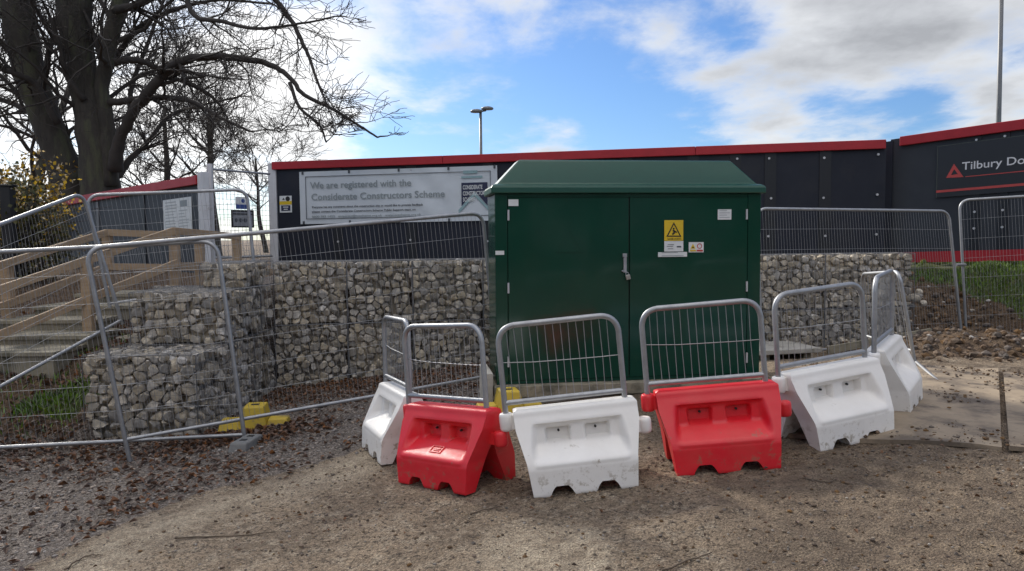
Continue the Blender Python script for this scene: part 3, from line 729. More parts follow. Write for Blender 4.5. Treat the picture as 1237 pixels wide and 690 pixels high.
mb = MB(); FB.rect(mb, lu0, lvT + .09, lu1 - .1, lvT + .13, TN - .002, TN); FB.rect(mb, lu0 + .04, lvT + .18, lu1 - .2, lvT + .24, TN - .002, TN); mb.build('badge_strapline', M['teal'], t)
for px in (366, 422, 482, 542, 599):
    for top in (0, 1):
        mb = MB(); u_ = min(max(bp(px, 235)[0], .05), BW - .05); FB.rect(mb, u_ - .02, (BH - .06) if top else .0, u_ + .02, (BH + .01) if top else .06, .026, .034); mb.build('eyelet_tie', M['ink_dark'], t)
# small notice on main hoarding
u0, v0 = FM.pix(338.5, 257); u1, v1 = FM.pix(352.5, 236.5)
t = thing('safety_notice', FM.p(u0, v0, 0), 'small white, yellow and blue safety notice at the left end of the long hoarding', 'notice')
FS = Face(FM.p(u0, v0, .004), mU, np.array([0, 0, 1.]), mN); W_, H_ = u1 - u0, v1 - v0
mb = MB(); FS.rect(mb, 0, 0, W_, H_, 0, .008); mb.build('plate', M['paper'], t)
mb = MB(); FS.rect(mb, .0, H_ * .47, W_, H_ * .68, .009, .012); mb.build('yellow_band', M['yellow_sign'], t)
mb = MB(); FS.rect(mb, W_ * .12, H_ * .1, W_ * .88, H_ * .43, .009, .012); bb = mb.build('blue_band', M['navy'], t)
mb = MB(); FS.rect(mb, W_ * .28, H_ * .3, W_ * .72, H_ * .35, .013, .015); FS.rect(mb, W_ * .34, H_ * .17, W_ * .66, H_ * .22, .013, .015); mb.build('band_lettering', M['paper'], bb)
mb = MB(); FS.disc(mb, W_ * .68, H_ * .82, .05, .009, .012); mb.build('prohibition_roundel', M['black_print'], t)
mb = MB(); FS.shape(mb, [(W_ * .22, H_ * .76), (W_ * .44, H_ * .76), (W_ * .33, H_ * .89)], .009, .012); mb.build('warning_triangle', M['black_print'], t)
# poster on left hoarding
u0, v0 = FL.pix(199, 285); u1, v1 = FL.pix(231.5, 237.5)
t = thing('site_poster', FL.p(u0, v0, 0), 'white paper poster with faint printed boxes on the far left hoarding', 'poster')
FS = Face(FL.p(u0, v0, .004), lU, np.array([0, 0, 1.]), lN); W_, H_ = u1 - u0, v1 - v0
mb = MB(); FS.rect(mb, 0, 0, W_, H_, 0, .008); mb.build('sheet', M['paper'], t)
mb = MB(); FS.rect(mb, W_ * .62, H_ * .76, W_ * .86, H_ * .93, .009, .011); mb.build('printed_photo', M['ink_grey'], t)
mb = MB()
rl = random.Random(3)
for k in range(9):
    yy = H_ * (.9 - k * .085)
    if k < 3: FS.rect(mb, W_ * .08, yy, W_ * rl.uniform(.45, .55), yy + .018, .009, .011)
    else:
        FS.rect(mb, W_ * .08, yy, W_ * rl.uniform(.38, .5), yy + .016, .009, .011); FS.rect(mb, W_ * .56, yy, W_ * rl.uniform(.75, .92), yy + .016, .009, .011)
mb.build('printed_lines', mat('faint_ink', (.42, .45, .45), None, 4, .6), t)
# company sign on right hoarding
u0, v0 = FR.pix(1132, 239); vt_ = FR.pix(1132, 177)[1]; u1 = Lr0 + 2.7
t = thing('company_sign', FR.p(u0, v0, 0), 'black company sign with coral triangle emblem and white lettering on the right hoarding', 'sign')
rl_ = FR.pix(1237, 228)[1] - FR.pix(1132, 239)[1]
FS = Face(FR.p(u0, v0, .018), rU + np.array([0, 0, rl_ / (Lr0 - u0)]) * 0, np.array([0, 0, 1.]), rN)
W_, H_ = u1 - u0, vt_ - v0
mb = MB(); FS.rect(mb, 0, 0, W_, H_, 0, .02); mb.build('board', M['sign_black'], t)
mb = MB(); FS.rect(mb, 0, H_ - .012, W_, H_, .021, .023); FS.rect(mb, 0, 0, .012, H_ - .013, .021, .023); mb.build('board_outline', mat('sign_outline', (.06, .07, .06), None, 4, .5), t)
def sp_(px, py): return FS.pix(px, py, .022)
mb = MB(); a = sp_(1143, 215); b = sp_(1164, 214); c = sp_(1152.5, 198)
A_, B_, C_ = np.array(a), np.array(b), np.array(c); cen = (A_ + B_ + C_) / 3
for p, q in ((A_, C_), (C_, B_), (B_, A_)):
    FS.shape(mb, [p, q, q + (cen - q) * .58, p + (cen - p) * .58], .021, .025)
k1 = cen + (B_ - cen) * .56
FS.shape(mb, [cen + (A_ - cen) * .2 + np.array([0, -.01]), cen + (B_ - cen) * .30, cen + (B_ - cen) * .5], .021, .025)
mb.build('triangle_emblem', M['coral'], t)
mb = MB(); a = sp_(1162, 205.5); hgt = abs(sp_(1164, 196)[1] - sp_(1164, 205.5)[1]); dd = sp_(1208, 198)[0] - a[0]
tv, _ = text_mesh('Tilbury Do', hgt / .72); tv2, _ = text_mesh('Tilbury Douglas', hgt / .72)
FS.text(mb, 'Tilbury Douglas', a[0], a[1], hgt / .72, .026, bold=.0015, width=np.ptp(tv2[:, 0]) * (sp_(1238, 195)[0] - a[0]) / np.ptp(tv[:, 0]))
vv_ = np.vstack(mb.v); mb.build('lettering', mat('sign_white', (.75, .75, .75), None, 3, .5), t)
mb = MB(); a = sp_(1164, 214.3); FS.rect(mb, a[0] + .03, a[1], W_ - .1, a[1] + .014, .021, .025)
mb.build('thin_red_line', M['coral'], t)
mb = MB(); a = sp_(1132, 233); FS.rect(mb, .002, a[1], W_ - .02, a[1] + .04, .021, .025); mb.build('red_line', M['coral'], t)

# ------------------------------------------------------------------ site gate of mesh between the hoardings, with its signs
gL, gR = D(249, 255, 14.6), D(327, 255, 15.9)
gdir = (gR - gL) * [1, 1, 0]; Lg = np.linalg.norm(gdir); gU = gdir / Lg; gN = np.array([gU[1], -gU[0], 0])
ztop_g = D(290, 207, 15.2)[2]; zbot_g = D(290, 312, 15.2)[2] - .6
FG = Face(np.array([gL[0], gL[1], zbot_g]), gU, np.array([0, 0, 1.]), gN); Hg = ztop_g - zbot_g
t = thing('mesh_gate', FG.O, 'tall welded mesh site gate in the gap between the two white hoarding posts', 'gate')
mb = MB(); gp = FG.pix(255, 250)[0]
mb.tube([FG.p(gp, 0), FG.p(gp, Hg + .1)], .055, 8); mb.build('gate_post', M['white_paint'], t)
for v in (.62, Hg):
    mb = MB(); mb.tube([FG.p(.1, v), FG.p(Lg, v)], .022, 8); mb.build('rail', M['galv'], t)
mb = MB()
for u in np.arange(.05, Lg, .085): mb.tube([FG.p(u, 0), FG.p(u, Hg)], .0035, 3, False)
for v in np.arange(.05, Hg, .10): mb.tube([FG.p(.05, v), FG.p(Lg, v)], .0035, 3, False)
mb.build('wire_mesh', M['wire'], t)
u0, v0 = FG.pix(279, 275); u1, v1 = FG.pix(305, 254.5)
t = thing('gate_sign', FG.p(u0, v0), 'grey sign in a dark frame with a row of symbols, on the mesh gate', 'sign', 'signs on the mesh gate')
FS = Face(FG.p(u0, v0, .02), gU, np.array([0, 0, 1.]), gN); W_, H_ = u1 - u0, v1 - v0
mb = MB(); FS.rect(mb, .03, .03, W_ - .03, H_ - .03, 0, .012); mb.build('plate', mat('grey_plate', (.28, .29, .30), None, 4, .5), t)
mb = MB()
for r4 in ((0, 0, W_, .03), (0, H_ - .03, W_, H_), (0, .03, .03, H_ - .03), (W_ - .03, .03, W_, H_ - .03), (.03, H_ - .085, W_ - .03, H_ - .065)): FS.rect(mb, *r4, -.005, .02)
mb.build('frame', M['black_post'], t)
mb = MB()
for k in range(4): FS.disc(mb, W_ * (.2 + .2 * k), H_ * .42, H_ * .13, .013, .016, 5 + k)
mb.build('symbol_row', M['ink_dark'], t)
u0, v0 = FG.pix(284, 252.5); u1, v1 = FG.pix(299, 238.5)
t = thing('gate_sign', FG.p(u0, v0), 'small white and blue mandatory sign above the framed grey sign on the mesh gate', 'sign', 'signs on the mesh gate')
FS = Face(FG.p(u0, v0, .02), gU, np.array([0, 0, 1.]), gN); W_, H_ = u1 - u0, v1 - v0
mb = MB(); FS.rect(mb, 0, 0, W_, H_, 0, .01); mb.build('plate', M['paper'], t)
mb = MB(); FS.rect(mb, .0, .0, W_, H_ * .38, .011, .014); mb.build('blue_band', M['blue_print'], t)
mb = MB(); FS.disc(mb, W_ * .55, H_ * .68, H_ * .17, .011, .014); mb.build('blue_roundel', M['blue_print'], t)

# ------------------------------------------------------------------ green cabinet
cFL = D(600, 466, 7.3); cFR = D(917, 453, 7.66)
ce = (cFR - cFL) * [1, 1, 0]; CW = np.linalg.norm(ce); ce /= CW; cb = np.array([-ce[1], ce[0], 0]); CDp = .60
z0c = (cFL[2] + cFR[2]) / 2; ztop_c = D(598, 234, 7.3)[2]; CH = ztop_c - z0c
O = np.array([cFL[0], cFL[1], z0c]); K = np.array([0, 0, 1.])
cabt = thing('electricity_cabinet', O, 'large dark green steel electricity cabinet with two doors and a pitched lid', 'cabinet')
FC = Face(O, ce, K, -cb)
mb = MB(); FC.rect(mb, .0, 0, CW, CH, -CDp, -.03); mb.build('body', M['green_paint'], cabt, bevel=.006)
# front frame round the doors
dl = FC.pix(614, 350)[0]; dm = FC.pix(760, 350)[0]; dr = FC.pix(902, 350)[0]
for nm, (a, b) in (('frame_stile', (0, dl - .006)), ('frame_stile', (dr + .006, CW))):
    mb = MB(); FC.rect(mb, a + .001, .0, b, CH - .002, -.028, 0); mb.build(nm, M['green_paint'], cabt, bevel=.004)
mb = MB(); FC.rect(mb, dl, CH - .035, dr, CH - .002, -.028, -.002); mb.build('frame_rail', M['green_paint'], cabt)
mb = MB(); FC.rect(mb, dl, .002, dr, .03, -.028, -.002); mb.build('frame_rail', M['green_paint'], cabt)
def door(a, b):
    mb = MB(); n = 26
    us = np.linspace(a, b, n); vs2 = np.linspace(.036, CH - .04, 30); U2, V2 = np.meshgrid(us, vs2)
    dd_ = .008 * (fbm(U2 * 2.4, V2 * 1.8, 2, 61) - .5) - .002 * np.cos((U2 - a) / (b - a) * math.pi * 2) * 0
    P = FC.O + U2[..., None] * ce + V2[..., None] * K + (dd_ + .004)[..., None] * (-cb)
    i2 = np.arange(n * 30).reshape(30, n)
    mb.add(P.reshape(-1, 3), np.stack([i2[:-1, :-1].ravel(), i2[:-1, 1:].ravel(), i2[1:, 1:].ravel(), i2[1:, :-1].ravel()], 1))
    rim = [FC.p(a, .036, .002), FC.p(b, .036, .002), FC.p(b, CH - .04, .002), FC.p(a, CH - .04, .002)]
    mb.poly([q + cb * .02 for q in rim], -cb * .016)
    return mb.build('door', M['green_paint'], cabt, smooth=True, sharp=30)
gp_ = .007
dL, dR = door(dl + .002, dm - gp_), door(dm + gp_, dr - .002)
mb = MB(); FC.rect(mb, dm - gp_, .03, dm + gp_, CH - .036, -.028, -.016); mb.build('door_seal', M['green_edge'], cabt)
# hinges
for px, pys, dpar in ((614, (260, 348, 437), dL), (901.5, (259, 346, 432), dR)):
    for py in pys:
        u, v = FC.pix(px, py); mb = MB(); mb.tube([FC.p(u, v - .05, .012), FC.p(u, v + .05, .012)], .010, 8); mb.build('hinge', M['bolt'], dpar)
# handle on the left door
u, v = FC.pix(754, 307); v2 = FC.pix(755, 332)[1]
mb = MB(); FC.rect(mb, u - .022, v - .03, u + .022, v + .005, .005, .03)
FC.rect(mb, u - .012, v2 + .02, u + .02, v - .03, .005, .024); FC.rect(mb, u - .03, v2 + .03, u - .013, v2 + .045, .005, .03)
mb.build('handle', M['galv'], dL, bevel=.004)
# embossed warning triangle on the left door
mb = MB(); a, b, c = FC.pix(671, 305), FC.pix(704, 305), FC.pix(688, 277)
FC.ring(mb, [a, b, c], .14, .0055, .0085); mb.build('embossed_triangle', M['green_paint'], dL)
# labels
def label(px0, py0, px1, py1, nm, par, m='paper', n0=.009, n1=.011, lines=0, lab=None):
    a = FC.pix(px0, py1); b = FC.pix(px1, py0); mb = MB(); FC.rect(mb, a[0], a[1], b[0], b[1], n0, n1)
    o = mb.build(nm, M[m], par)
    if lines:
        mb = MB()
        for k in range(lines):
            y = a[1] + (b[1] - a[1]) * (.2 + .65 * k / max(1, lines - 1)); FC.rect(mb, a[0] + (b[0] - a[0]) * .12, y, a[0] + (b[0] - a[0]) * (.88 - .2 * (k % 2)), y + .005, n1 + .001, n1 + .002)
        mb.build('print_line', M['ink_grey'], o)
    if lab: o['label'] = lab
    return o
label(614, 241, 626, 249, 'label_plate', dL, lab='small blank white label at the top left of the left door')
label(604, 314, 608.5, 307, 'label_plate', cabt, n0=.001, n1=.003) if False else label(598.5, 303, 609, 308, 'label_plate', cabt, n0=.001, n1=.003)
label(866.5, 253, 883, 265.5, 'label_plate', dR, lines=4, lab='white printed label at the top right of the right door')
o = label(802, 266, 825, 291, 'warning_sign', dR, 'yellow_sign', lab='yellow electrical warning sign with a black triangle')
mb = MB(); a, b, c = FC.pix(804.5, 286), FC.pix(822.5, 286), FC.pix(813.5, 268.5); FC.ring(mb, [a, b, c], .22, .0125, .0145); mb.build('warning_triangle', M['black_print'], o)
mb = MB(); q = lambda x, y: FC.pix(x, y)
FC.disc(mb, *q(813.3, 276.4), .010, .0125, .0145, 8)
FC.shape(mb, [q(811.5, 278.5), q(813.5, 277.8), q(817.3, 280.2), q(816.6, 281.4)], .0125, .0145)
FC.shape(mb, [q(811, 282.6), q(813.2, 280.2), q(815.5, 281.2), q(812.3, 284)], .0125, .0145)
FC.shape(mb, [q(812.5, 279), q(813.8, 278.6), q(815, 280.4), q(813.6, 281)], .0125, .0145)
mb.build('falling_figure', M['black_print'], o)
mb = MB(); a = q(806, 289.6); FC.text(mb, 'DANGER OF DEATH', a[0], a[1], .018, .0125, bold=.0006, width=q(822, 289)[0] - a[0]); mb.build('sign_lettering', M['black_print'], o)
o = label(802, 291.2, 825, 304, 'instruction_label', dR)
mb = MB(); a = q(817, 299); FC.rect(mb, a[0], a[1], a[0] + .045, a[1] + .014, .012, .013)
for (x, y, wd) in ((806, 296, 8), (805, 298, 8), (806, 301, 7)):
    a = q(x, y); FC.rect(mb, a[0], a[1], a[0] + .008 * wd, a[1] + .005, .012, .013)
mb.build('print_line', M['ink_dark'], o)
label(794.5, 304.4, 829.5, 310.5, 'number_strip', dR, lines=2)
o = label(831.5, 292.5, 849.5, 305, 'hazard_label', dR, lab='small white label with a yellow triangle and a red roundel')
mb = MB(); FC.shape(mb, [q(833.5, 300.5), q(839.5, 300.5), q(836.5, 294.5)], .012, .0135); FC.shape(mb, [q(833, 303.8), q(840, 303.8), q(840, 301.8), q(833, 301.8)], .012, .0135); tri = mb.build('yellow_triangle', M['yellow_sign'], o)
mb = MB(); FC.disc(mb, *q(836.5, 298.9), .009, .014, .015, 6); mb.build('triangle_symbol', M['black_print'], tri) if False else mb.build('hazard_symbol', M['black_print'], o)
mb = MB(); cx_, cy_ = q(844.5, 297.3)
pts = [(cx_ + .026 * math.cos(t_), cy_ + .026 * math.sin(t_)) for t_ in np.linspace(0, 2 * math.pi, 14, endpoint=False)]
FC.ring(mb, pts, .26, .012, .0135); FC.shape(mb, [q(841, 303.8), q(848.5, 303.8), q(848.5, 301.8), q(841, 301.8)], .012, .0135); mb.build('red_roundel', M['red_print'], o)
# roof
ov = .038; zl = CH + .0; lipH = .085
L0, L1 = -ov, CW + ov
eave = [(L0, -ov), (L1, -ov), (L1, CDp + ov), (L0, CDp + ov)]
def rp(u, d, z): return O + ce * u + cb * d + K * z
ui0 = FC.pix(625, 193)[0] * 1.03; 
mb = MB()
prof = [(0, .0), (.0, .055), (.012, .075), (.035, .088), (.08, .098)]     # inset, height: the rounded rim
rings = [[rp(L0 + i, -ov + i, zl + h), rp(L1 - i, -ov + i, zl + h), rp(L1 - i, CDp + ov - i, zl + h), rp(L0 + i, CDp + ov - i, zl + h)] for i, h in prof]
RH = .335; ins = .20; insx = .295
rings.append([rp(L0 + insx - .02, -ov + ins - .025, zl + RH - .022), rp(L1 - insx + .02, -ov + ins - .025, zl + RH - .022), rp(L1 - insx + .02, CDp + ov - ins + .025, zl + RH - .022), rp(L0 + insx - .02, CDp + ov - ins + .025, zl + RH - .022)])
rings.append([rp(L0 + insx, -ov + ins, zl + RH), rp(L1 - insx, -ov + ins, zl + RH), rp(L1 - insx, CDp + ov - ins, zl + RH), rp(L0 + insx, CDp + ov - ins, zl + RH)])
vv = [p for r_ in rings for p in r_]; ff = [(3, 2, 1, 0)]
for k in range(len(rings) - 1):
    for j in range(4): ff.append((k * 4 + j, k * 4 + (j + 1) % 4, k * 4 + 4 + (j + 1) % 4, k * 4 + 4 + j))
ff.append(tuple(len(vv) - 4 + j for j in range(4)))
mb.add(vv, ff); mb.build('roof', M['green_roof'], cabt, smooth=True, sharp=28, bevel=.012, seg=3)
# plinth of sleepers under the cabinet
mb = MB(); mb.box(rp(-.03, -.10, -.115), ce * (CW + .06), cb * (CDp + .16), K * .112); pl_ = mb.build('plinth', M['weathered'], cabt, bevel=.008)
mb = MB(); mb.box(rp(.02, -.03, -.42), ce * (CW - .04), cb * (CDp + .05), K * .303); mb.build('plinth_base', M['concrete'], cabt, bevel=.006)
mb = MB(); mb.box(rp(-.115, -.06, -.40), ce * .075, cb * (CDp + .0), K * .52); mb.build('plinth_kerb', M['concrete'], cabt, bevel=.006)
# padlock hanging on the handle
u, v = FC.pix(757.3, 334)
pt = thing('padlock', FC.p(u, v, .03), 'small steel padlock hanging from the handle of the left cabinet door', 'padlock')
mb = MB(); a_ = .25; ra = np.array([math.cos(a_), math.sin(a_)]); rb = np.array([-ra[1], ra[0]])
FC.shape(mb, [tuple(np.array([u, v]) + ra * sx + rb * sy) for sx, sy in ((-.022, -.03), (.022, -.03), (.022, .018), (-.022, .018))], .02, .044); mb.build('lock_body', M['brass'], pt, bevel=.004)
mb = MB(); pts = [FC.p(*(np.array([u, v]) + ra * .015 * math.cos(s_) + rb * (.018 + .026 * math.sin(s_))), .032) for s_ in np.linspace(0, math.pi, 9)]
mb.tube(pts, .0045, 6); mb.build('shackle', M['galv'], pt, smooth=True)

# ------------------------------------------------------------------ water-filled barriers
def barrier_body():
    H = .52; nu, nz = 81, 53
    zr = np.linspace(0, H, nz); ur = np.linspace(-1, 1, nu)
    def interp(z, pts): return np.interp(z, [p[0] for p in pts], [p[1] for p in pts])
    Lz = interp(zr, [(0, .328), (.2, .348), (.40, .396), (.50, .40), (.512, .395), (.52, .375)])
    outer = [(0, .238), (.01, .242), (.17, .232), (.20, .222), (.235, .204), (.475, .076), (.505, .068), (.515, .06), (.52, .04)]
    inner = [(0, .238), (.01, .242), (.19, .234), (.207, .226), (.216, .212), (.282, .100), (.290, .088), (.30, .082), (.405, .070), (.418, .078), (.432, .099), (.475, .076), (.505, .068), (.515, .06), (.52, .04)]
    U_, Z_ = np.meshgrid(ur, zr); X = U_ * Lz[:, None]
    def zb(x):
        d = np.abs(np.abs(x) - .145); return np.where(d < .074, .062 * np.clip((.074 - d) / .036, 0, 1) ** .55, 0.0)
    Zc = np.maximum(Z_, zb(X))
    wch = sm(.268, .318, np.abs(X) + .10 * np.clip(Zc - .24, 0, .2))
    yo = interp(Zc, outer); yi = interp(Zc, inner); Yf = yi * (1 - wch) + yo * wch
    win = (sm(.045, .056, np.abs(X)) * (1 - sm(.196, .210, np.abs(X)))) * (sm(.296, .306, Zc) * (1 - sm(.382, .394, Zc)))
    Yf = Yf - .054 * win
    groove = np.exp(-((Zc - .178) / .006) ** 2) * (np.abs(X) < .3); Yf = Yf - .003 * groove
    inn = np.maximum(0, .150 * (1 - Zc / .31))
    bm = bmesh.new(); G_ = {}
    for s_ in (-1, 1):
        for nm, Y in (('o', Yf), ('i', inn)):
            for j in range(nz):
                for i in range(nu): G_[s_, nm, j, i] = bm.verts.new((X[j, i], s_ * Y[j, i], Zc[j, i]))
    def face(*v):
        try: bm.faces.new(v)
        except ValueError: pass
    jin = int(np.searchsorted(zr, .31))
    for s_ in (-1, 1):
        for j in range(nz - 1):
            for i in range(nu - 1):
                face(*(G_[s_, 'o', j + b, i + a] for a, b in ((0, 0), (1, 0), (1, 1), (0, 1))))
                if j < jin: face(*(G_[s_, 'i', j + b, i + a] for a, b in ((0, 0), (1, 0), (1, 1), (0, 1))))
            for i in (0, nu - 1): face(G_[s_, 'o', j, i], G_[s_, 'o', j + 1, i], G_[s_, 'i', j + 1, i], G_[s_, 'i', j, i])
        for i in range(nu - 1): face(G_[s_, 'o', 0, i], G_[s_, 'o', 0, i + 1], G_[s_, 'i', 0, i + 1], G_[s_, 'i', 0, i])
    for i in range(nu - 1): face(G_[-1, 'o', nz - 1, i], G_[-1, 'o', nz - 1, i + 1], G_[1, 'o', nz - 1, i + 1], G_[1, 'o', nz - 1, i])
    bmesh.ops.remove_doubles(bm, verts=bm.verts, dist=2e-4); bmesh.ops.dissolve_degenerate(bm, edges=bm.edges, dist=1e-4)
    loose = [v for v in bm.verts if not v.link_faces]; bmesh.ops.delete(bm, geom=loose, context='VERTS')
    bmesh.ops.recalc_face_normals(bm, faces=bm.faces)
    me = bpy.data.meshes.new('body'); bm.to_mesh(me); bm.free()
    me.polygons.foreach_set('use_smooth', [True] * len(me.polygons)); me.set_sharp_from_angle(angle=math.radians(50))
    return me
FX0, FX1, FTOP = -.447, .335, 1.065
def make_barrier(m):
    root = bpy.data.objects.new('water_barrier', None); COL.objects.link(root); ROOT[root.name] = np.zeros(3)
    me = barrier_body(); me.materials.append(m); o = bpy.data.objects.new('body', me); COL.objects.link(o); o.parent = root
    for x, z0, z1 in ((-.447, .385, .50), (.447, .275, .375)):
        mb = MB(); P = [(x, 0, z0), (x, 0, z0 + .004), (x, 0, z0 + .02), (x, 0, z1 - .02), (x, 0, z1 - .004), (x, 0, z1)]
        mb.tube(P, [.034, .041, .046, .046, .041, .034], 18)
        sg = 1 if x < 0 else -1
        mb.box((x + sg * .02, -.032, z0 + .012), (sg * .07, 0, 0), (0, .064, 0), (0, 0, z1 - z0 - .024))
        mb.build('connector_lug', m, root, smooth=True, sharp=45, fix=True)
    for x in (-.12, .12):
        mb = MB(); mb.tube([(x, -.045, .362), (x, -.030, .362)], .008, 8); mb.build('plug', M['black_print'], root)
    mb = MB()
    P = round_path([(FX0, 0, .44), (FX0, 0, FTOP), (FX1, 0, FTOP), (FX1, 0, .50)], [0, .11, .11, 0], 8)
    mb.tube(P, .0185, 12); mb.tube([(FX0, 0, .565), (FX1, 0, .565)], .0175, 12)
    fr = mb.build('mesh_frame', M['galv'], root, smooth=True, sharp=60)
    mb = MB()
    for x in np.arange(FX0 + .055, FX1 - .03, .0505):
        zt = FTOP - .01
        for xe in (FX0, FX1):
            d = abs(x - xe)
            if d < .10: zt = FTOP - .10 + math.sqrt(max(0, .01 - (.10 - d) ** 2))
        mb.tube([(x, .006, .57), (x + R_.uniform(-.006, .006), .006, .8), (x, .006, zt)], .0023, 4, False)
    mb.tube([(FX0, .002, .83), (FX0 * .5, .002, .812), (0, .002, .805), (FX1 * .6, .002, .80), (FX1, .002, .80)], .0026, 4, False)
    mb.build('wire_mesh', M['wire'], fr)
    return root
def copy_tree(o, parent=None):
    c = o.copy(); COL.objects.link(c)
    if parent is not None: c.parent = parent
    for ch in list(o.children): copy_tree(ch, c)
    return c
proto = {'w': make_barrier(M['white_plastic']), 'r': make_barrier(M['red_plastic'])}
used = set()
BL = .80
BARS = [  # kind, x, y, turn, tilt along the slope of the ground, label
    ('w', -.90, 6.058, -1.17, .045, 'white barrier turned almost edge-on, leftmost of the row of plastic barriers'),
    ('r', -.392, 5.20, -.73, .082, 'left red plastic barrier, between two white ones, right foot towards the camera'),
    ('w', .442, 4.946, .045, .092, 'white plastic barrier in the middle of the row, between the two red ones'),
    ('r', 1.385, 5.07, -.035, .083, 'right red plastic barrier, in front of the right-hand cabinet door with the yellow sign'),
    ('w', 2.285, 5.439, .37, .082, 'white plastic barrier standing just right of the right red barrier'),
    ('w', 2.995, 6.149, .96, .039, 'rightmost white plastic barrier, seen obliquely on the ground mats')]
for k, bx, by, yaw, tilt, lab in BARS:
    e = np.array([math.cos(yaw) * math.cos(tilt), math.sin(yaw) * math.cos(tilt), math.sin(tilt)])
    nrm = np.array([-math.sin(yaw), math.cos(yaw), 0]); upv = np.cross(e, nrm)
    o = proto[k] if k not in used else copy_tree(proto[k]); used.add(k)
    z = float(base_h(bx, by)) - .002
    o.matrix_world = Matrix(((e[0], nrm[0], upv[0], bx), (e[1], nrm[1], upv[1], by), (e[2], nrm[2], upv[2], z), (0, 0, 0, 1)))
    tag(o, lab, 'barrier', 'plastic water-filled barriers in a row round the cabinet')

# the small moulded plate on the ledge of the left red barrier
mb = MB(); sl_ = np.array([0, -.112, -.066]); sl_ /= np.linalg.norm(sl_); nn = np.cross(np.array([1., 0, 0]), sl_); nn = nn if nn[2] > 0 else -nn
c0 = np.array([-.055, -.135, .262]) - nn * .002
for (ua, ub, va, vb) in ((0, .11, 0, .006), (0, .11, .054, .06), (0, .006, .006, .054), (.104, .11, .006, .054), (.02, .09, .022, .030), (.03, .08, .036, .042)):
    mb.box(c0 + np.array([ua, 0, 0]) + sl_ * va, (ub - ua, 0, 0), sl_ * (vb - va), nn * .007)
mb.build('moulded_plate', M['red_plastic'], proto['r'], org=np.zeros(3))

# ------------------------------------------------------------------ temporary fence panels
def fence_panel(BLp, BRp, TLp, TRp, label, leg=(.12, .12), r=.0195, corner=.13, group='temporary mesh fence panels', vs=.045, hs=6, name='mesh_fence', bot=0.0, wr=.0017, railr=.017):
    BLp, BRp, TLp, TRp = (np.asarray(q, float) for q in (BLp, BRp, TLp, TRp))
    t = thing(name, (BLp + BRp) / 2, label, 'fence', group)
    def q(u, v): return (BLp * (1 - u) + BRp * u) * (1 - v) + (TLp * (1 - u) + TRp * u) * v
    mb = MB(); mb.tube(round_path([BLp, TLp, TRp, BRp], [0, corner, corner, 0], 7), r, 10)
    h = np.linalg.norm(TLp - BLp); vb = leg[0] / h
    mb.tube([q(0, vb), q(1, leg[1] / h)], railr, 10); mb.build('frame', M['galv'], t, smooth=True, sharp=60)
    mb = MB(); Wd = np.linalg.norm(BRp - BLp); n = int(Wd / vs); rg = random.Random(len(label))
    for i in range(1, n):
        u = i / n; d = min(u, 1 - u) * Wd; vt = 1 - max(0, (corner - d)) * .45 / h
        if d < .03: continue
        mb.tube([q(u, vb), q(u + rg.uniform(-.002, .002), .5), q(u, vt)], wr, 3, False)
    for k in range(1, hs + 1):
        v = vb + (1 - vb) * k / (hs + 1); off = rg.uniform(-.006, .006)
        mb.tube([q(u, v + off * math.sin(u * 3.14)) for u in np.linspace(0, 1, 9)], wr * 1.15, 3, False)
    mb.build('wire_mesh', M['wire'], t)
    return t
def lift(P, px, py, dy=0.0): return D(px, py, P[1] + dy)
# A: long front panel from the left foreground back to the cabinet
a0, a1 = G(157, 558), G(603, 470)
fence_panel(a0, a1, lift(a0, 103, 300, -.12), lift(a1, 583, 257, -.1), 'long front fence panel leaning from the left foreground to the green cabinet', (.20, .16))
# B: panel running off the left edge
b1 = G(296, 533); b0 = b1 + np.array([-3.3, -.35, -.10]); bt1 = lift(b1, 262, 291, -.05)
fence_panel(b0, b1, b0 + (bt1 - b1) + np.array([0, .0, -.045]), bt1, 'front fence panel running out of the left edge, its post by the yellow block', (.10, .06))
# C: panel behind it beside the stairs
c1 = D(148, 392, 8.3); ct1 = D(100, 233, 8.1); c0 = D(-120, 540, 6.2); ct0 = D(-120, 317, 6.1)
fence_panel(c0, c1, ct0, ct1, 'fence panel crossing in front of the lower stairs, its low rail rising to the right', (.05, .05))
# D: panel behind, across the landing
d0 = D(133, 372, 9.0); dt0 = D(104, 236, 8.9); d1 = D(309, 345, 9.6); dt1 = D(298, 229, 9.6)
fence_panel(d0, d1, dt0, dt1, 'fence panel behind the stepped gabions, its rounded end in front of the gate signs', (.05, .05))
# E, F: panels on the right
e1_ = D(1163, 420, 10.95); et1 = D(1146, 255, 10.95); e0_ = D(921, 436, 10.15); et0 = D(914, 252, 10.15)
fence_panel(e0_, e1_, et0, et1, 'fence panel standing from behind the cabinet to the double posts on the right', (.10, .10))
f0_ = D(1168, 418, 11.15); ft0 = D(1159, 242, 11.15); f1_ = f0_ + np.array([3.2, -.55, .22]); ft1 = ft0 + np.array([3.2, -.55, .16])
fence_panel(f0_, f1_, ft0, ft1, 'fence panel at the right edge in front of the grassy bank', (.16, .10))
t = thing('fence_coupler', D(1163, 320, 11.0), 'small steel coupler joining the two fence posts on the right', 'clamp')
mb = MB(); mb.tube([D(1155, 320, 11.0), D(1166, 320, 11.1)], .022, 8); mb.build('clamp_band', M['galv'], t)
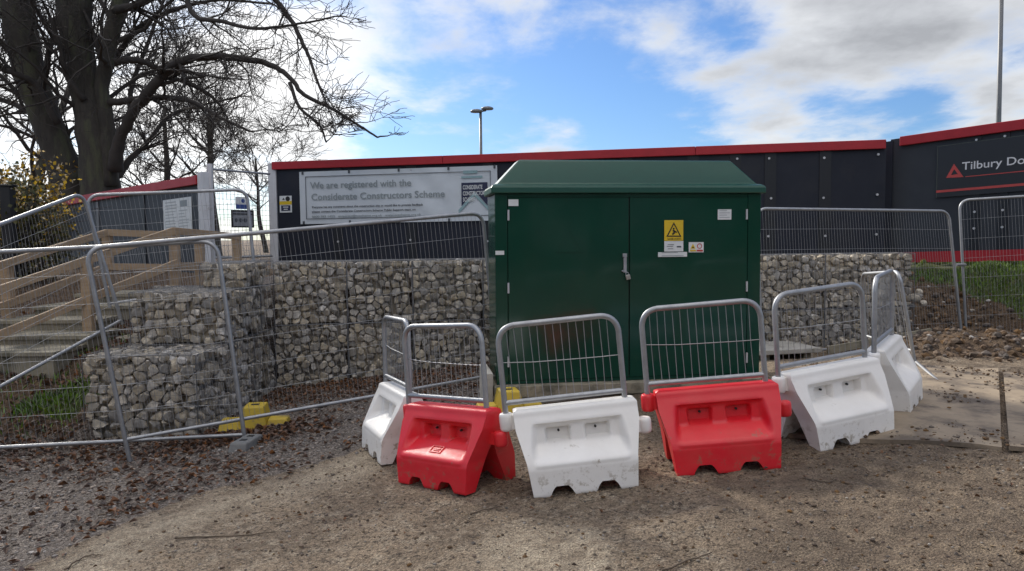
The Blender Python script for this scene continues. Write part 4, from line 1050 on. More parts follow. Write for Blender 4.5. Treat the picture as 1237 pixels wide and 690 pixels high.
# feet
def yellow_block(P, rz, label, sc=1.0):
    t = thing('fence_block', P, label, 'fence block', 'yellow plastic fence blocks')
    e = np.array([math.cos(rz), math.sin(rz), 0]); n = np.array([-e[1], e[0], 0]); P = np.asarray(P, float)
    def fr(cx, cy, w0, d0, w1, d1, z0, z1):
        v = [P + e * (cx + sx * wd / 2) * sc + n * (cy + sy * dp / 2) * sc + K * z * sc for z, wd, dp in ((z0, w0, d0), (z1, w1, d1)) for sx, sy in ((-1, -1), (1, -1), (1, 1), (-1, 1))]
        return v, [(3, 2, 1, 0), (4, 5, 6, 7)] + [(j, (j + 1) % 4, (j + 1) % 4 + 4, j + 4) for j in range(4)]
    mb = MB(); mb.add(*fr(0, 0, .24, .30, .17, .22, 0.0, .20)); mb.build('block_body', M['yellow_block'], t, bevel=.012)
    for sx in (-1, 1):
        mb = MB(); mb.add(*fr(sx * .20, -.02, .20, .20, .16, .14, -.01, .085)); mb.build('flange', M['yellow_block'], t, bevel=.010)
    mb = MB(); mb.add(*fr(0, 0, .07, .05, .07, .05, .196, .203)); mb.build('post_socket', M['black_print'], t)
    return t
yb = G(296, 522); yb[2] = float(base_h(yb[0], yb[1])) ; yellow_block(yb + np.array([.04, .20, 0]), .12, 'yellow fence block among fallen leaves at the foot of the left fence post', 1.12)
y2 = G(612, 492); yellow_block(y2 + np.array([.02, -.28, .02]), .2, 'yellow fence block behind the barriers at the left corner of the cabinet', 1.05)
gf = G(289, 545)
t = thing('rubber_block', gf, 'grey rubber fence foot with a square hole, in front of the yellow block', 'fence foot')
e = np.array([.12, .99, 0]); e /= np.linalg.norm(e); n = np.array([-e[1], e[0], 0])
mb = MB(); v = []
for z, s_ in ((-.01, 1.0), (.075, .86)):
    for sx, sy in ((-1, -1), (1, -1), (1, 1), (-1, 1)): v.append(gf + n * -sx * .085 * s_ + e * (.14 + sy * .19 * s_) + K * z)
mb.add(v, [(3, 2, 1, 0), (4, 5, 6, 7)] + [(j, (j + 1) % 4, (j + 1) % 4 + 4, j + 4) for j in range(4)]); mb.build('foot_body', M['grey_rubber'], t, bevel=.012, fix=True)
for k in (.06, .2):
    mb = MB(); mb.box(gf + n * .028 + e * k + K * .072, n * -.056, e * .05, K * .006); mb.build('socket_hole', M['black_print'], t)
# pedestrian barrier seen edge-on, right
p1 = G(1106, 444); pt1 = D(1086, 328, p1[1] - .05); p0 = p1 + np.array([.12, 1.35, 0]); pt0 = D(1041, 331, p0[1] - .1)
t = fence_panel(p0, p1, pt0, pt1, 'galvanised pedestrian barrier seen edge-on behind the rightmost white barrier', (.16, .16), r=.019, corner=.12, group=None, vs=.11, hs=0, name='pedestrian_barrier', wr=.006)
t['category'] = 'pedestrian barrier'
mb = MB(); f2 = G(1134, 464); mb.tube([p1 + K * .06, f2 + K * .02], .016, 8); mb.build('foot_bar', M['galv'], t, smooth=True, sharp=60)

# ------------------------------------------------------------------ stairs and handrails
P2 = D(108, 395, 9.0); P3 = D(213, 355, 10.0); sdir = (P3 - P2) * [1, 1, 0]; sdir /= np.linalg.norm(sdir)
sperp = np.array([-sdir[1], sdir[0], 0])
st_t = thing('staircase', P2 + sperp * .6 - K * .4, 'weathered timber staircase climbing left of the stepped gabions', 'stairs')
rows = [(460, 425, 8.0), (425, 405, 8.6), (402, 386, 9.1), (384, 369, 9.6), (367, 354, 10.1)]
xr = [(64, 425), (106, 405), (118, 386), (160, 369), (205, 354)]
prev = None
for (yb_, yt, dep), (xe, _) in zip(rows, xr):
    pe = D(xe, yt, dep); pz = D(xe, yb_, dep)[2]
    mb = MB(); mb.box(np.array([pe[0] - 1.22, pe[1], pz - .35]), np.array([1.22, 0, 0]), np.array([0, .70, 0]), K * (pe[2] - pz + .35 - .045)); mb.build('riser', M['weathered'], st_t, bevel=.006)
    mb = MB(); mb.box(np.array([pe[0] - 1.24, pe[1] - .03, pe[2] - .045]), np.array([1.26, 0, 0]), np.array([0, .72, 0]), K * .045); mb.build('tread', M['weathered'], st_t, bevel=.006)
def beam(mb, a, b, wd, hg):
    a, b = np.asarray(a, float), np.asarray(b, float); d = b - a; s_ = np.cross(d, K); s_ /= np.linalg.norm(s_); h = np.cross(s_, d); h /= np.linalg.norm(h)
    mb.box(a - s_ * wd / 2 - h * hg / 2, d, s_ * wd, h * hg); return mb
# near handrail
hr = thing('handrail', P2, 'pale timber handrail on the near side of the stairs, rising to the landing', 'handrail', 'timber stair handrails')
posts = [(D(108, 400, 9.0), D(108, 318, 9.0)), (D(213, 357, 10.0), D(213, 283, 10.0)), (D(243, 356, 10.6), D(243, 283, 10.6)), (D(287, 330, 11.4), D(287, 285, 11.4)), (D(-95, 470, 7.7), D(-95, 385, 7.7))]
for a, b in posts:
    mb = MB(); mb.box(a + np.array([-.055, -.05, -.25]), (.11, 0, 0), (0, .10, 0), K * (b[2] - a[2] + .25)); mb.build('post', M['timber'], hr, bevel=.004)
off = np.array([0, -.075, 0])
for pa, pb in (((-110, 389, 7.6), (213, 279, 10.0)), ((-110, 451, 7.6), (218, 317, 10.0))):
    mb = beam(MB(), D(*pa) + off, D(*pb) + off, .045, .095); mb.build('rail', M['timber'], hr, bevel=.004)
for pa, pb in (((213, 279, 10.05), (290, 286, 11.4)), ((213, 321, 10.05), (250, 321, 10.7))):
    mb = beam(MB(), D(*pa) + off, D(*pb) + off, .045, .09); mb.build('rail', M['timber'], hr, bevel=.004)
# far handrail
hr = thing('handrail', D(10, 400, 9.3), 'pale timber handrail on the far side of the stairs, beside the left hoarding', 'handrail', 'timber stair handrails')
for a, b in ((D(12, 405, 9.4), D(12, 318, 9.4)), (D(132, 345, 11.2), D(132, 284, 11.2))):
    mb = MB(); mb.box(a + np.array([-.06, -.05, -.3]), (.12, 0, 0), (0, .10, 0), K * (b[2] - a[2] + .3)); mb.build('post', M['timber'], hr, bevel=.004)
for pa, pb in (((-90, 350, 8.2), (132, 281, 11.2)), ((-90, 406, 8.2), (132, 322, 11.2)), ((132, 281, 11.2), (214, 284, 11.8)), ((132, 322, 11.2), (240, 323, 11.8))):
    mb = beam(MB(), D(*pa) + off, D(*pb) + off, .045, .095); mb.build('rail', M['timber'], hr, bevel=.004)
# black post by the shrub
q = D(14, 330, 11.0); mb = MB(); mb.box(q + np.array([-.07, -.07, -.6]), (.14, 0, 0), (0, .14, 0), K * (D(14, 226, 11.0)[2] - q[2] + .6))
t = thing('gate_pillar', q, 'square black post in front of the yellow-leaved shrub', 'post')
mb.build('shaft', M['black_post'], t, bevel=.006)
zt = D(14, 226, 11.0)[2]; mb = MB(); mb.cbox(np.array([q[0], q[1], zt + .02]), .17, .17, .035); mb.build('cap', M['black_post'], t, bevel=.006)

# ------------------------------------------------------------------ ground mats, slab, planks
mu = np.array([.53, .85]); mu /= np.linalg.norm(mu); mv = np.array([mu[1], -mu[0]])
mc = G(1210, 545)[:2]
def ground_mat(c, wid, ln, label, dz=0.0):
    """c = front right corner."""
    zc = float(base_h(*c)); t = thing('ground_mat', np.array([c[0], c[1], zc]), label, 'ground mat', 'flat track mats on the soil')
    n1, n2 = 14, 24; mb = MB(); top = []
    def P(i, j, h):
        p = c - mv * wid * (1 - i / n1) + mu * ln * j / n2
        return np.array([p[0], p[1], float(base_h(*p)) + .028 + dz + h + .008 * math.sin(i * .7 + j * .4)])
    for h in (.0, -.03):
        mb.v.append(np.array([P(i, j, h) for j in range(n2 + 1) for i in range(n1 + 1)])); mb.n += (n1 + 1) * (n2 + 1)
    m1 = (n1 + 1) * (n2 + 1); g = lambda i, j, k: k * m1 + j * (n1 + 1) + i
    for j in range(n2):
        for i in range(n1):
            mb.f.append((g(i, j, 0), g(i + 1, j, 0), g(i + 1, j + 1, 0), g(i, j + 1, 0))); mb.f.append((g(i, j, 1), g(i, j + 1, 1), g(i + 1, j + 1, 1), g(i + 1, j, 1)))
    for i in range(n1):
        mb.f.append((g(i, 0, 1), g(i + 1, 0, 1), g(i + 1, 0, 0), g(i, 0, 0))); mb.f.append((g(i, n2, 0), g(i + 1, n2, 0), g(i + 1, n2, 1), g(i, n2, 1)))
    for j in range(n2):
        mb.f.append((g(0, j, 0), g(0, j + 1, 0), g(0, j + 1, 1), g(0, j, 1))); mb.f.append((g(n1, j, 1), g(n1, j + 1, 1), g(n1, j + 1, 0), g(n1, j, 0)))
    mb.build('board', M['matboard'], t, smooth=True, sharp=40); return t
ground_mat(mc, 1.75, 3.3, 'muddy brown track mat lying under the rightmost white barrier')
ground_mat(mc + mv * 1.6 + mu * .03, 1.56, 3.1, 'muddy brown track mat cut off by the right edge of the photo', .004)
s0_ = G(952, 436); mb = MB(); e = np.array([.97, .24, 0]); n = np.array([-.24, .97, 0])
t = thing('paving_slab', s0_, 'pale concrete slab lying on supports at the foot of the gabion wall', 'slab')
zs = D(952, 428, s0_[1])[2]
mb.box(np.array([s0_[0], s0_[1], zs]) - e * .45, e * .95, n * .75, K * .06); mb.build('slab_board', M['concrete'], t, bevel=.008)
for k in (-.3, .3): 
    mb = MB(); mb.box(np.array([s0_[0], s0_[1], zs - .22]) + e * k + n * .1, e * .1, n * .5, K * .217); mb.build('support_block', M['weathered'], t)
pa, pb = D(1000, 423, 10.2), D(1124, 401, 10.7)
t = thing('timber_plank', pa, 'thin timber plank propped along the foot of the wall behind the pedestrian barrier', 'plank')
beam(MB(), pa, pb, .04, .10).build('board', M['weathered'], t)
mb = beam(MB(), pa + np.array([.1, .05, -.25]), pa + np.array([.12, .05, -.05]), .05, .05); mb.build('support_peg', M['weathered'], t)

# rubble stones in a heap at the end of the wall
def pebble_mesh(rg, base=ICO2, ang=.5):
    v, f = base; n = rg.normal(size=(9, 3)); n /= np.linalg.norm(n, axis=1)[:, None]
    h = rg.uniform(.62, 1.0, 9); c = np.maximum(v @ n.T, 0) / h; r = 1 / np.maximum(np.sum(c ** 12, axis=1) ** (1 / 12), .9)
    return v * r[:, None] * rg.uniform(.7, 1.2, 3), f
rg = np.random.default_rng(77)
labs = ['largest pale rubble stone on the little heap right of the wall', 'pale rubble stone on top of the little heap right of the wall', 'pale flat rubble stone low on the left of the heap', 'small pale rubble stone on the right of the heap', 'small grey rubble stone at the back of the heap']
for (px, py, s_), lb in zip([(1103, 360, .10), (1110, 353, .075), (1100, 369, .09), (1114, 366, .065), (1109, 357, .07)], labs):
    P = D(px, py, 11.6); v, f = pebble_mesh(rg); mb = MB(); mb.add(P + v * s_ * np.array([1, .9, .75]), f)
    o = mb.build('rubble_stone', M['stone'], smooth=True, sharp=45, org=P); tag(o, lb, 'stone', 'rubble stones in a heap')

# ------------------------------------------------------------------ lamp posts
lp = D(580.5, 136, 48.0); zb_ = .8
t = thing('lamp_post', np.array([lp[0], lp[1], zb_]), 'distant twin-headed lamp post standing above the middle of the long hoarding', 'lamp post')
mb = MB(); mb.tube([(lp[0], lp[1], zb_), (lp[0], lp[1], lp[2])], [.11, .085], 10); mb.build('pole', M['lamp_grey'], t, smooth=True)
mb = MB(); mb.tube([(lp[0] - .2, lp[1], lp[2] + .02), (lp[0] + .35, lp[1], lp[2] + .12)], .05, 8); mb.build('bracket', M['lamp_grey'], t)
for sx, dz in ((-.25, .06), (.42, .22)):
    mb = MB(); c = np.array([lp[0] + sx, lp[1], lp[2] + dz])
    v, f = ICO2; vv = v * [.40, .30, .16]; vv[:, 2] = np.maximum(vv[:, 2], -.06); mb.add(c + vv, f); mb.build('lamp_head', M['lamp_grey'], t, smooth=True, sharp=50)
q0 = D(1207, 150, 24.0); q1 = D(1211, -60, 24.0)
t = thing('lighting_mast', np.array([q0[0], q0[1], .8]), 'tall plain grey mast rising out of the frame behind the right hoarding', 'mast')
mb = MB(); mb.tube([(q0[0] - .03, q0[1], .8), (q0[0] - .02, q0[1], q0[2]), (q1[0], q1[1], q1[2])], [.085, .075, .06], 10); mb.build('pole', M['lamp_grey'], t, smooth=True)
mb = MB(); mb.tube([(q0[0] - .03, q0[1], .7), (q0[0] - .03, q0[1], .9)], .16, 10); mb.build('base_flange', M['lamp_grey'], t)

# ------------------------------------------------------------------ trees
def spline(P, n=5):
    P = np.asarray(P, float); out = []
    Q = np.vstack([2 * P[0] - P[1], P, 2 * P[-1] - P[-2]])
    for i in range(1, len(Q) - 2):
        for t in np.linspace(0, 1, n, endpoint=False):
            a, b, c, d = Q[i - 1], Q[i], Q[i + 1], Q[i + 2]
            out.append(.5 * ((2 * b) + (-a + c) * t + (2 * a - 5 * b + 4 * c - d) * t * t + (-a + 3 * b - 3 * c + d) * t ** 3))
    out.append(P[-1]); return np.array(out)
def grow(mb, p, d, L, r, lvl, rg, up=.05, droop=0.0, kids=(2, 4), minr=.005, zmin=None):
    n = 5 if lvl > 1 else 4; pts = [p]; d = d / np.linalg.norm(d)
    for i in range(n):
        d = d + rg.normal(0, .17, 3) + np.array([0, 0, up - droop * (i / n)]); d /= np.linalg.norm(d)
        if zmin is not None and pts[-1][2] + d[2] * L / n < zmin: d[2] = abs(d[2]) * .3
        pts.append(pts[-1] + d * L / n)
    pts = np.array(pts); rr = np.linspace(r, max(minr * .8, r * .42), n + 1)
    mb.tube(pts, rr, 6 if r > .05 else (4 if r > .015 else 3), False)
    if lvl <= 0: return
    for k in range(rg.integers(kids[0], kids[1] + 1)):
        f = rg.uniform(.25, 1.0); i = min(n - 1, int(f * n)); q = pts[i] + (pts[i + 1] - pts[i]) * (f * n - i)
        ax = pts[i + 1] - pts[i]; ax /= np.linalg.norm(ax); s_ = rg.normal(size=3); s_ -= ax * (s_ @ ax); s_ /= np.linalg.norm(s_)
        a = rg.uniform(.45, 1.05); nd = ax * math.cos(a) + s_ * math.sin(a)
        grow(mb, q, nd, L * rg.uniform(.5, .78), max(minr, rr[i] * rg.uniform(.45, .62)), lvl - 1, rg, up, droop, kids, minr, zmin)
    grow(mb, pts[-1], d, L * .7, max(minr, rr[-1]), lvl - 1, rg, up, droop, kids, minr, zmin)
def big_tree():
    dep = 19.0; ppm = F / dep
    rg = np.random.default_rng(9)
    base = D(112, 262, dep); base[2] = .9
    t = thing('bare_tree', base, 'large bare tree with two thick leaning stems rising behind the left hoarding', 'tree', 'leafless trees on the left')
    def limb(mb, pts, dz=0.0, dd=0.0, n=6):
        m = len(pts); P = np.array([D(x, y, dep + dz + dd * i / (m - 1)) for i, (x, y, _) in enumerate(pts)]); wd = np.array([q[2] for q in pts]) / ppm / 2
        S = spline(P, n); W = np.interp(np.linspace(0, 1, len(S)), np.linspace(0, 1, m), wd)
        S = S + rg.normal(0, .012, S.shape) * np.minimum(1, W / .1)[:, None]
        mb.tube(S, W, 12 if wd.max() > .15 else 7); return S, W
    tr = MB(); limbs = []
    limbs.append(limb(tr, [(86, 300, 46), (82, 225, 39), (75, 196, 36), (57, 147, 34), (39, 98, 34), (27, 49, 36), (18, 0, 36), (8, -70, 30), (-8, -150, 22)]))
    limbs.append(limb(tr, [(122, 300, 52), (121, 225, 44), (113, 150, 38), (101, 100, 33), (93, 50, 35), (90, 0, 38), (86, -80, 30), (84, -170, 20)], -.2))
    limbs.append(limb(tr, [(134, 225, 18), (130, 160, 17), (124, 105, 16), (131, 55, 17), (144, 8, 19), (155, -60, 14), (165, -130, 9)], -.35))
    tr.build('trunk', M['bark'], t, smooth=True)
    br = MB(); bl = []
    def B(pts, dz=0, dd=0): bl.append(limb(br, pts, dz, dd))
    B([(138, 205, 17), (146, 165, 13), (165, 130, 12), (185, 105, 11), (208, 80, 10), (240, 69, 8), (285, 70, 7), (325, 78, 6), (348, 92, 5), (368, 115, 4.2), (398, 130, 3.4), (428, 148, 2.6), (456, 166, 1.8)], -.6, -3.0)
    B([(132, 125, 9), (160, 120, 7.5), (205, 118, 6.5), (235, 124, 5), (262, 140, 4), (296, 156, 2.5)], -.5, -1.5)
    B([(138, 75, 9), (165, 72, 8), (190, 82, 6.5), (215, 96, 5.5), (250, 112, 4.4), (268, 130, 3)], -.7, 1.0)
    B([(140, 12, 10), (165, 6, 9), (195, -8, 8), (235, -22, 6)], -.6, -1.5)
    B([(225, -25, 6), (227, 5, 5.5), (240, 22, 5), (268, 26, 4.4), (300, 34, 3.6), (340, 32, 2.8), (378, 26, 2), (404, 20, 1.5)], -2, -1.5)
    B([(150, -60, 10), (220, -50, 8), (300, -25, 6), (345, 15, 5), (370, 62, 3.5), (384, 100, 2.4), (398, 135, 1.5)], -2, -2.0)
    B([(350, 100, 4), (362, 130, 3), (385, 150, 2.4), (394, 172, 1.6)], -3.2, -.4)
    B([(140, 215, 10), (160, 190, 8), (180, 170, 6), (205, 140, 5), (240, 128, 4), (285, 118, 2.6)], .6, 2)
    B([(138, 180, 8), (155, 140, 7), (160, 100, 6), (178, 55, 5), (190, 20, 4), (210, -30, 3)], .8, 1.5)
    B([(70, 150, 9), (45, 105, 8), (20, 90, 7), (-15, 78, 6)], -.5, -1)
    B([(90, 190, 10), (55, 150, 8), (25, 130, 7), (-20, 112, 6)], .4, 1)
    B([(50, 110, 9), (60, 60, 7), (70, 15, 6), (66, -50, 5)], .6, 1)
    B([(126, 95, 9), (150, 55, 7), (172, 30, 6), (215, 10, 5), (265, 0, 3.6), (320, 4, 2.6)], .7, -.6)
    B([(100, 120, 8), (80, 90, 6), (72, 55, 5), (60, 20, 4)], -.6, -.8)
    tw = br
    for (S, W), nk, lv in [(limbs[0], 14, 3), (limbs[1], 12, 3), (limbs[2], 14, 3)] + [(b, 15, 2) for b in bl]:
        for k in range(nk):
            i = int(rg.uniform(.25, 1) * (len(S) - 2)); ax = S[i + 1] - S[i]; ax /= np.linalg.norm(ax)
            s_ = rg.normal(size=3) * [1, .7, 1]; s_ -= ax * (s_ @ ax); s_ /= np.linalg.norm(s_); a = rg.uniform(.4, 1.1)
            big = W[i] > .12
            grow(tw, S[i], ax * math.cos(a) + s_ * math.sin(a), rg.uniform(1.0, 2.2) * (1.25 if big else .68 - .38 * i / len(S)), min(.06, max(.011, W[i] * .45)), lv, rg, .03, .10, (2, 3), .0065, 3.75)
        grow(tw, S[-1], S[-1] - S[-2], .42, max(.008, W[-1]), 2, rg, .0, .08, (2, 3), .0065, 3.6)
    br.build('crown', M['twig'], t, smooth=True)
big_tree()
def far_tree(px, pyb, dep, ht, seed, label, lean=0.0, trunk=.22, lv=4):
    rg = np.random.default_rng(seed); p = D(px, pyb, dep); p[2] = .7
    t = thing('bare_tree', p, label, 'tree', 'leafless trees on the left')
    mb = MB(); n = 9; d = np.array([lean, 0, 1.]); pts = [p.copy()]
    for i in range(n): d = d + rg.normal(0, .07, 3); d[2] = max(d[2], .6); d /= np.linalg.norm(d); pts.append(pts[-1] + d * ht * .62 / n)
    pts = np.array(pts); rr = np.linspace(trunk, trunk * .3, n + 1); mb.tube(pts, rr, 9); mb.build('trunk', M['bark'], t, smooth=True)
    mb = MB()
    for k in range(11):
        f = rg.uniform(.25, 1); i = min(n - 1, int(f * n)); q = pts[i] + (pts[i + 1] - pts[i]) * (f * n - i); a = rg.uniform(0, 6.28)
        nd = np.array([math.cos(a), math.sin(a), rg.uniform(.35, 1.3)])
        grow(mb, q, nd, ht * rg.uniform(.16, .27), rr[i] * .42, lv, rg, .06, .05, (2, 3), .010)
    mb.build('crown', M['twig_far'], t, smooth=True)
far_tree(262, 300, 30, 9.6, 4, 'bushy leafless tree standing behind the mesh gate, right of the large bare tree')
far_tree(196, 300, 27, 9.0, 5, 'slender leafless tree seen through the right-hand branches of the large bare tree', .12, .17)
far_tree(28, 300, 26, 12.5, 6, 'dark leafless tree at the left edge, seen left of the two thick stems', -.05, .26)
far_tree(322, 300, 36, 7.5, 8, 'small pale leafless tree whose twigs show above the left end of the long hoarding', .05, .13)
# yellow-leaved shrub
def shrub(px, pyb, dep, rx, ry, h0, h1, n, mt, label, seed, lsz=.05):
    rg = np.random.default_rng(seed); p = D(px, pyb, dep); p[2] = float(terrain(p[0], p[1]))
    t = thing('leafy_shrub', p, label, 'shrub', 'leafy shrubs at the left edge')
    mb = MB(); tips = []
    for k in range(16):
        a = rg.uniform(0, 6.28); q = p + np.array([math.cos(a) * rx, math.sin(a) * ry, 0]) * rg.uniform(.1, .9) + K * rg.uniform(h0 * .7 + h1 * .3, h1)
        S = spline([p + rg.normal(0, .1, 3) * [1, 1, 0], (p + q) / 2 + rg.normal(0, .15, 3), q], 6); mb.tube(S, np.linspace(.03, .006, len(S)), 5); tips.append(S)
        for j in range(7):
            i = rg.integers(4, len(S) - 1); e = S[i] + rg.normal(0, .38, 3) * [1, 1, .8]; mb.tube([S[i], e], [.008, .004], 3, False); tips.append(np.array([S[i], e]))
    mb.build('stems', M['twig'], t)
    mb = MB()
    cl = [tips[rg.integers(len(tips))] for _ in range(n // 12)]
    for s_ in cl:
        c = s_[-1] * .7 + s_[rg.integers(len(s_))] * .3
        for j in range(12):
            q = c + rg.normal(0, .11, 3); a, b = rg.normal(size=3), rg.normal(size=3); a /= np.linalg.norm(a); b -= a * (a @ b); b /= np.linalg.norm(b); z = lsz * rg.uniform(.6, 1.3)
            mb.add([q, q + (a * .5 + b * .42) * z, q + a * z, q + (a * .5 - b * .42) * z], [(0, 1, 2, 3)])
    mb.build('foliage', mt, t)
shrub(22, 330, 12.6, .62, .6, .4, 2.15, 4600, M['leaf_yellow'], 'tall shrub with yellow-ochre autumn leaves behind the black post', 3, .065)
shrub(24, 345, 11.6, .75, .45, .2, 1.35, 3000, M['leaf_green'], 'low dark green and brown shrub below the yellow-leaved one', 4, .06)

# ------------------------------------------------------------------ ground cover: grass, leaves, gravel, clods, twigs
def grass_patch(pts, h, seed, name='grass'):
    rg = np.random.default_rng(seed); n = len(pts); a = rg.uniform(0, 6.28, n); hh = h * rg.uniform(.5, 1.3, n); w_ = .006 + .004 * rg.random(n)
    lx, ly = rg.normal(0, .45, n) * hh, rg.normal(0, .45, n) * hh
    z = ground_z(pts[:, 0], pts[:, 1]) - .01
    b = np.stack([pts[:, 0], pts[:, 1], z], 1); s_ = np.stack([np.cos(a) * w_, np.sin(a) * w_, 0 * a], 1); tip = b + np.stack([lx, ly, hh], 1); mid = b + np.stack([lx * .35, ly * .35, hh * .6], 1)
    V = np.stack([b - s_, b + s_, mid + s_ * .7, tip, mid - s_ * .7], 1).reshape(-1, 3)
    mb = MB(); mb.v = [V]; mb.n = len(V); mb.f = [tuple(range(i * 5, i * 5 + 5)) for i in range(n)]
    tag(mb.build(name, M['grass'], smooth=True), kind='stuff')
rg = np.random.default_rng(21)
c = np.stack([rg.uniform(6.0, 10.5, 90000), rg.uniform(10.5, 14.2, 90000)], 1); z = zones(c[:, 0], c[:, 1])[1]
grass_patch(c[(rg.random(len(c)) < z * .9) & (fbm(c[:, 0] * 2, c[:, 1] * 2, 3, 9) > .40)][:26000], .06, 1)
c = np.stack([rg.uniform(-7.5, BLX - .05, 40000), rg.uniform(6.9, 9.2, 40000)], 1); z = zones(c[:, 0], c[:, 1])[1]
grass_patch(c[(rg.random(len(c)) < z * .7)][:9000], .075, 2)
def clear(x, y):                       # keep clear of the gabions, the cabinet and the mats
    q = np.stack([x, y], 1)
    wy = WA[1] + (x - WA[0]) * (WB[1] - WA[1]) / (WB[0] - WA[0])
    ok = ~((x > WA[0] - .2) & (x < WB[0] + .05) & (y > wy - .02))
    sx = sideP0[0] + (y - sideP0[1]) * sdn[0] / sdn[1]
    ok &= ~((x < sx + .02) & (x > c1l[0] - .02) & (y > c1l[1] - .02))
    rel = q - O[:2]; u = rel @ ce[:2]; d = rel @ cb[:2]
    ok &= ~((u > -.1) & (u < CW + .1) & (d > -.12) & (d < CDp + .15))
    r2 = q - mc; a = r2 @ mv; b = r2 @ mu
    ok &= ~((a > -1.75) & (a < 1.65) & (b > -.02) & (b < 3.3)); return ok
def scatter(n, xr_, yr_, dens_f, seed):
    rg = np.random.default_rng(seed); x, y = rg.uniform(*xr_, n), rg.uniform(*yr_, n); k = (rg.random(n) < dens_f(x, y)) & clear(x, y); return x[k], y[k]
def leaves(x, y, sz, seed):
    rg = np.random.default_rng(seed); mb = MB(); z = ground_z(x, y)
    V, Fc = [], []
    for i in range(len(x)):
        a = rg.uniform(0, 6.28); e = np.array([math.cos(a), math.sin(a), rg.normal(0, .25)]); n = np.array([-math.sin(a), math.cos(a), rg.normal(0, .25)]); s_ = sz * rg.uniform(.5, 1.35); w2 = s_ * rg.uniform(.35, .6)
        c = np.array([x[i], y[i], z[i] + .006 + .012 * rg.random()]); cu = rg.uniform(.1, .5) * s_ * K
        k = len(V); V += [c - e * s_ * .5, c - e * s_ * .1 + n * w2 * .5 + cu, c + e * s_ * .3 + n * w2 * .3 + cu * .6, c + e * s_ * .55, c + e * s_ * .3 - n * w2 * .3 + cu * .6, c - e * s_ * .1 - n * w2 * .5 + cu]
        Fc += [(k, k + 3, k + 2, k + 1), (k, k + 5, k + 4, k + 3)]
    mb.v = [np.array(V)]; mb.n = len(V); mb.f = Fc
    tag(mb.build('fallen_leaves', M['leaf_brown']), kind='stuff')
def leaf_d(x, y):
    s_ = side_left(x, y); d = sm(-.25, .35, s_) * (.16 + .6 * sm(.46, .60, fbm(x * .9, y * .9, 3, 51)))
    wy = WA[1] + (x - WA[0]) * (WB[1] - WA[1]) / (WB[0] - WA[0])
    d = d + sm(1.1, .2, wy - y) * (x < 1) * .9 + .9 * np.exp(-((x - yb[0]) / .5) ** 2 - ((y - yb[1] + .1) / .45) ** 2)
    d = d + (x < -2.6) * np.exp(-((y - c1l[1] + .35) / .25) ** 2) * .6 + .9 * (x > -3.0) * (x < -1.6) * sm(8.2, 9.3, y)
    return np.clip(d, 0, 1)
x, y = scatter(34000, (-6, 1.2), (2.0, 9.9), leaf_d, 1); leaves(x, y, .048, 1)
x, y = scatter(2200, (-2.4, 3.5), (2.2, 5.0), lambda x, y: (.05 + .5 * (fbm(x * 1.6, y * 1.6, 3, 97) > .60)), 2); leaves(x, y, .026, 2)
x, y = scatter(2600, (yb[0] - .9, yb[0] + .9), (yb[1] - .8, yb[1] + .5), lambda x, y: np.exp(-((x - yb[0]) / .55) ** 2 - ((y - yb[1] + .1) / .35) ** 2), 12); leaves(x, y, .065, 12)
x, y = scatter(5000, (-3.2, .5), (8.0, 10.3), lambda x, y: sm(.9, .1, WA[1] + (x - WA[0]) * .209 - y), 13); leaves(x, y, .06, 13)
x, y = scatter(2500, (-8.5, BLX - .05), (6.9, 10), lambda x, y: np.full(len(x), .6), 3); leaves(x, y, .07, 3)
def pebbles(x, y, smin, smax, m, seed, name, flat=.7, dz=None):
    rg = np.random.default_rng(seed); z = ground_z(x, y) if dz is None else base_h(x, y) + dz; v0, f0 = ICO1; f0 = np.array(f0); shapes = [pebble_mesh(rg, ICO1)[0] for _ in range(24)]
    V, Fc = [], []
    for i in range(len(x)):
        s_ = smin + (smax - smin) * rg.random() ** 3; a = rg.uniform(0, 6.28); v = shapes[rg.integers(24)] * [1, 1, flat] * s_
        v = np.stack([v[:, 0] * math.cos(a) - v[:, 1] * math.sin(a), v[:, 0] * math.sin(a) + v[:, 1] * math.cos(a), v[:, 2]], 1)
        V.append(v + [x[i], y[i], z[i] + s_ * .25]); Fc.append(f0 + i * 12)
    mb = MB(); mb.v = [np.vstack(V)]; mb.n = len(x) * 12; mb.f = [tuple(q) for q in np.vstack(Fc).tolist()]
    tag(mb.build(name, m), kind='stuff')
x, y = scatter(42000, (-4.6, .9), (2.0, 9.8), lambda x, y: sm(-.15, .3, side_left(x, y)) * .8, 5); pebbles(x, y, .005, .019, M['gravel_stone'], 5, 'gravel')
x, y = scatter(16000, (-2.6, 4.8), (1.9, 7.0), lambda x, y: (.25 + .6 * (fbm(x * 1.3, y * 1.3, 3, 88) > .5)) * (side_left(x, y) < .1), 6); pebbles(x, y, .0025, .011, M['grit'], 6, 'loose_grit')
x, y = scatter(9000, (4.0, 9.5), (8.3, 13.6), lambda x, y: .8 * zones(x, y)[2] * (1 - zones(x, y)[1]), 7); pebbles(x, y, .012, .07, M['soilclod'], 7, 'soil_clods', .8)
x, y = scatter(2400, (4.6, 9.5), (9.0, 13.6), lambda x, y: .35 * zones(x, y)[2] * (1 - zones(x, y)[1]), 8); pebbles(x, y, .012, .05, M['pebble'], 8, 'bank_stones')
x, y = scatter(14000, (-2.2, 5.0), (1.9, 7.0), lambda x, y: (.2 + .7 * zones(x, y)[3]) * (side_left(x, y) < 0), 9); pebbles(x, y, .004, .016, M['soilclod'], 9, 'soil_crumbs', .7)
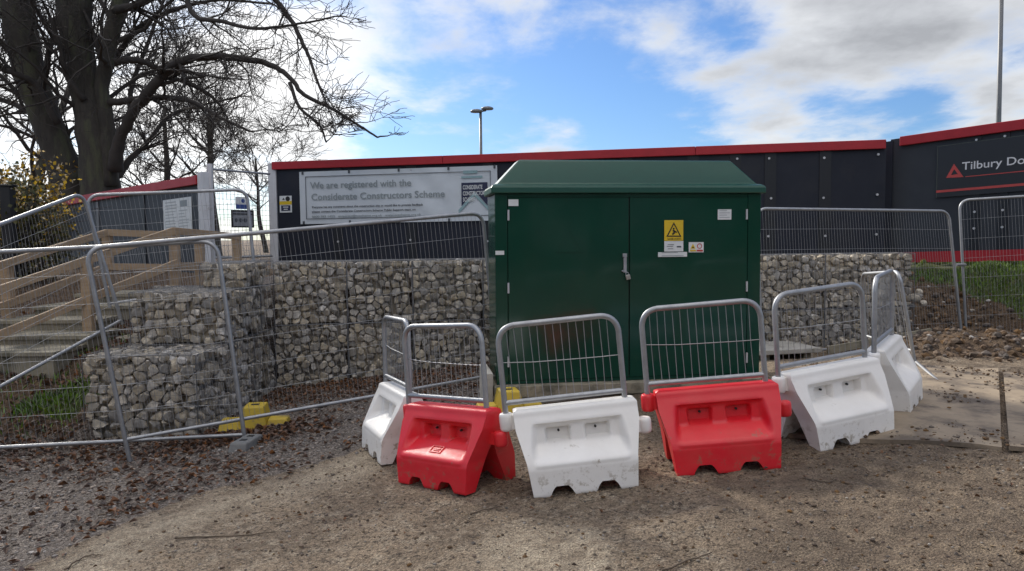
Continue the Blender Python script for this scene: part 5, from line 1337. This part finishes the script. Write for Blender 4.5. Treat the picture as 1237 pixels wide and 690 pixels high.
# soil trodden and spilled on to the mats
rg = np.random.default_rng(64); a, b = rg.uniform(-1.72, 1.6, 9000), rg.uniform(.01, 3.2, 9000); q = mc + a[:, None] * mv + b[:, None] * mu
k = rg.random(9000) < np.clip(.75 * np.exp(-b / .12) + .8 * np.exp(-(3.2 - b) / .35) + .5 * (fbm(q[:, 0] * 1.6, q[:, 1] * 1.6, 3, 33) > .56), 0, 1)
pebbles(q[k, 0], q[k, 1], .004, .02, M['soilclod'], 65, 'spilled_soil', .6, .032)
# single twigs and sticks
tl = ['long thin stick lying on the pale clay in the left foreground', 'dark stick along the edge of the gravel, left foreground', 'short forked stick near the bottom left of the photo', 'thin bent twig lying in front of the middle white barrier', 'dark twig on the soil below the right white barrier', 'curved twig in the bottom middle of the photo, left of the pale streak']
tp = [[(212, 654), (262, 650), (332, 645)], [(118, 624), (170, 612), (216, 598)], [(78, 689), (100, 676), (120, 672)], [(568, 622), (590, 615), (608, 611)], [(975, 583), (995, 585), (1012, 579)], [(800, 689), (830, 677), (860, 668)]]
for lb, pp in zip(tl, tp):
    P = np.array([G(x, y) for x, y in pp]); P = spline(P, 5); P[:, 2] = ground_z(P[:, 0], P[:, 1]) + .006 + NR.random(len(P)) * .006
    o = MB().tube(P, np.linspace(.0055, .0028, len(P)), 6).build('fallen_stick', M['stick'], smooth=True, org=P[0].copy()); tag(o, lb, 'stick', 'sticks lying on the ground')

# trees across the lane, behind the viewer: one mass of branches, seen only as reflections
rg = np.random.default_rng(90)
n = 9000; x = rg.uniform(-30, 30, n); hmax = 4.5 + 4.5 * fbm(x * .22, x * 0 + 3, 3, 71) + 1.2 * (vnoise(x * 1.1, x * 0) - .5)
c = np.stack([x, rg.uniform(-19, -13, n), hmax * rg.random(n) ** .8], 1); V = []
for i in range(n):
    a, b = rg.normal(size=3), rg.normal(size=3); a /= np.linalg.norm(a); b -= a * (a @ b); b /= np.linalg.norm(b); z = rg.uniform(.25, .6)
    V += [c[i] - a * z, c[i] + b * z * .5, c[i] + a * z, c[i] - b * z * .5]
mb = MB(); mb.v = [np.array(V)]; mb.n = len(V); mb.f = [(4 * i, 4 * i + 1, 4 * i + 2, 4 * i + 3) for i in range(n)]
tag(mb.build('far_woodland', mat('woodland', (.07, .045, .03), (.04, .035, .02), 1.5, .9, island=.5)), kind='stuff')
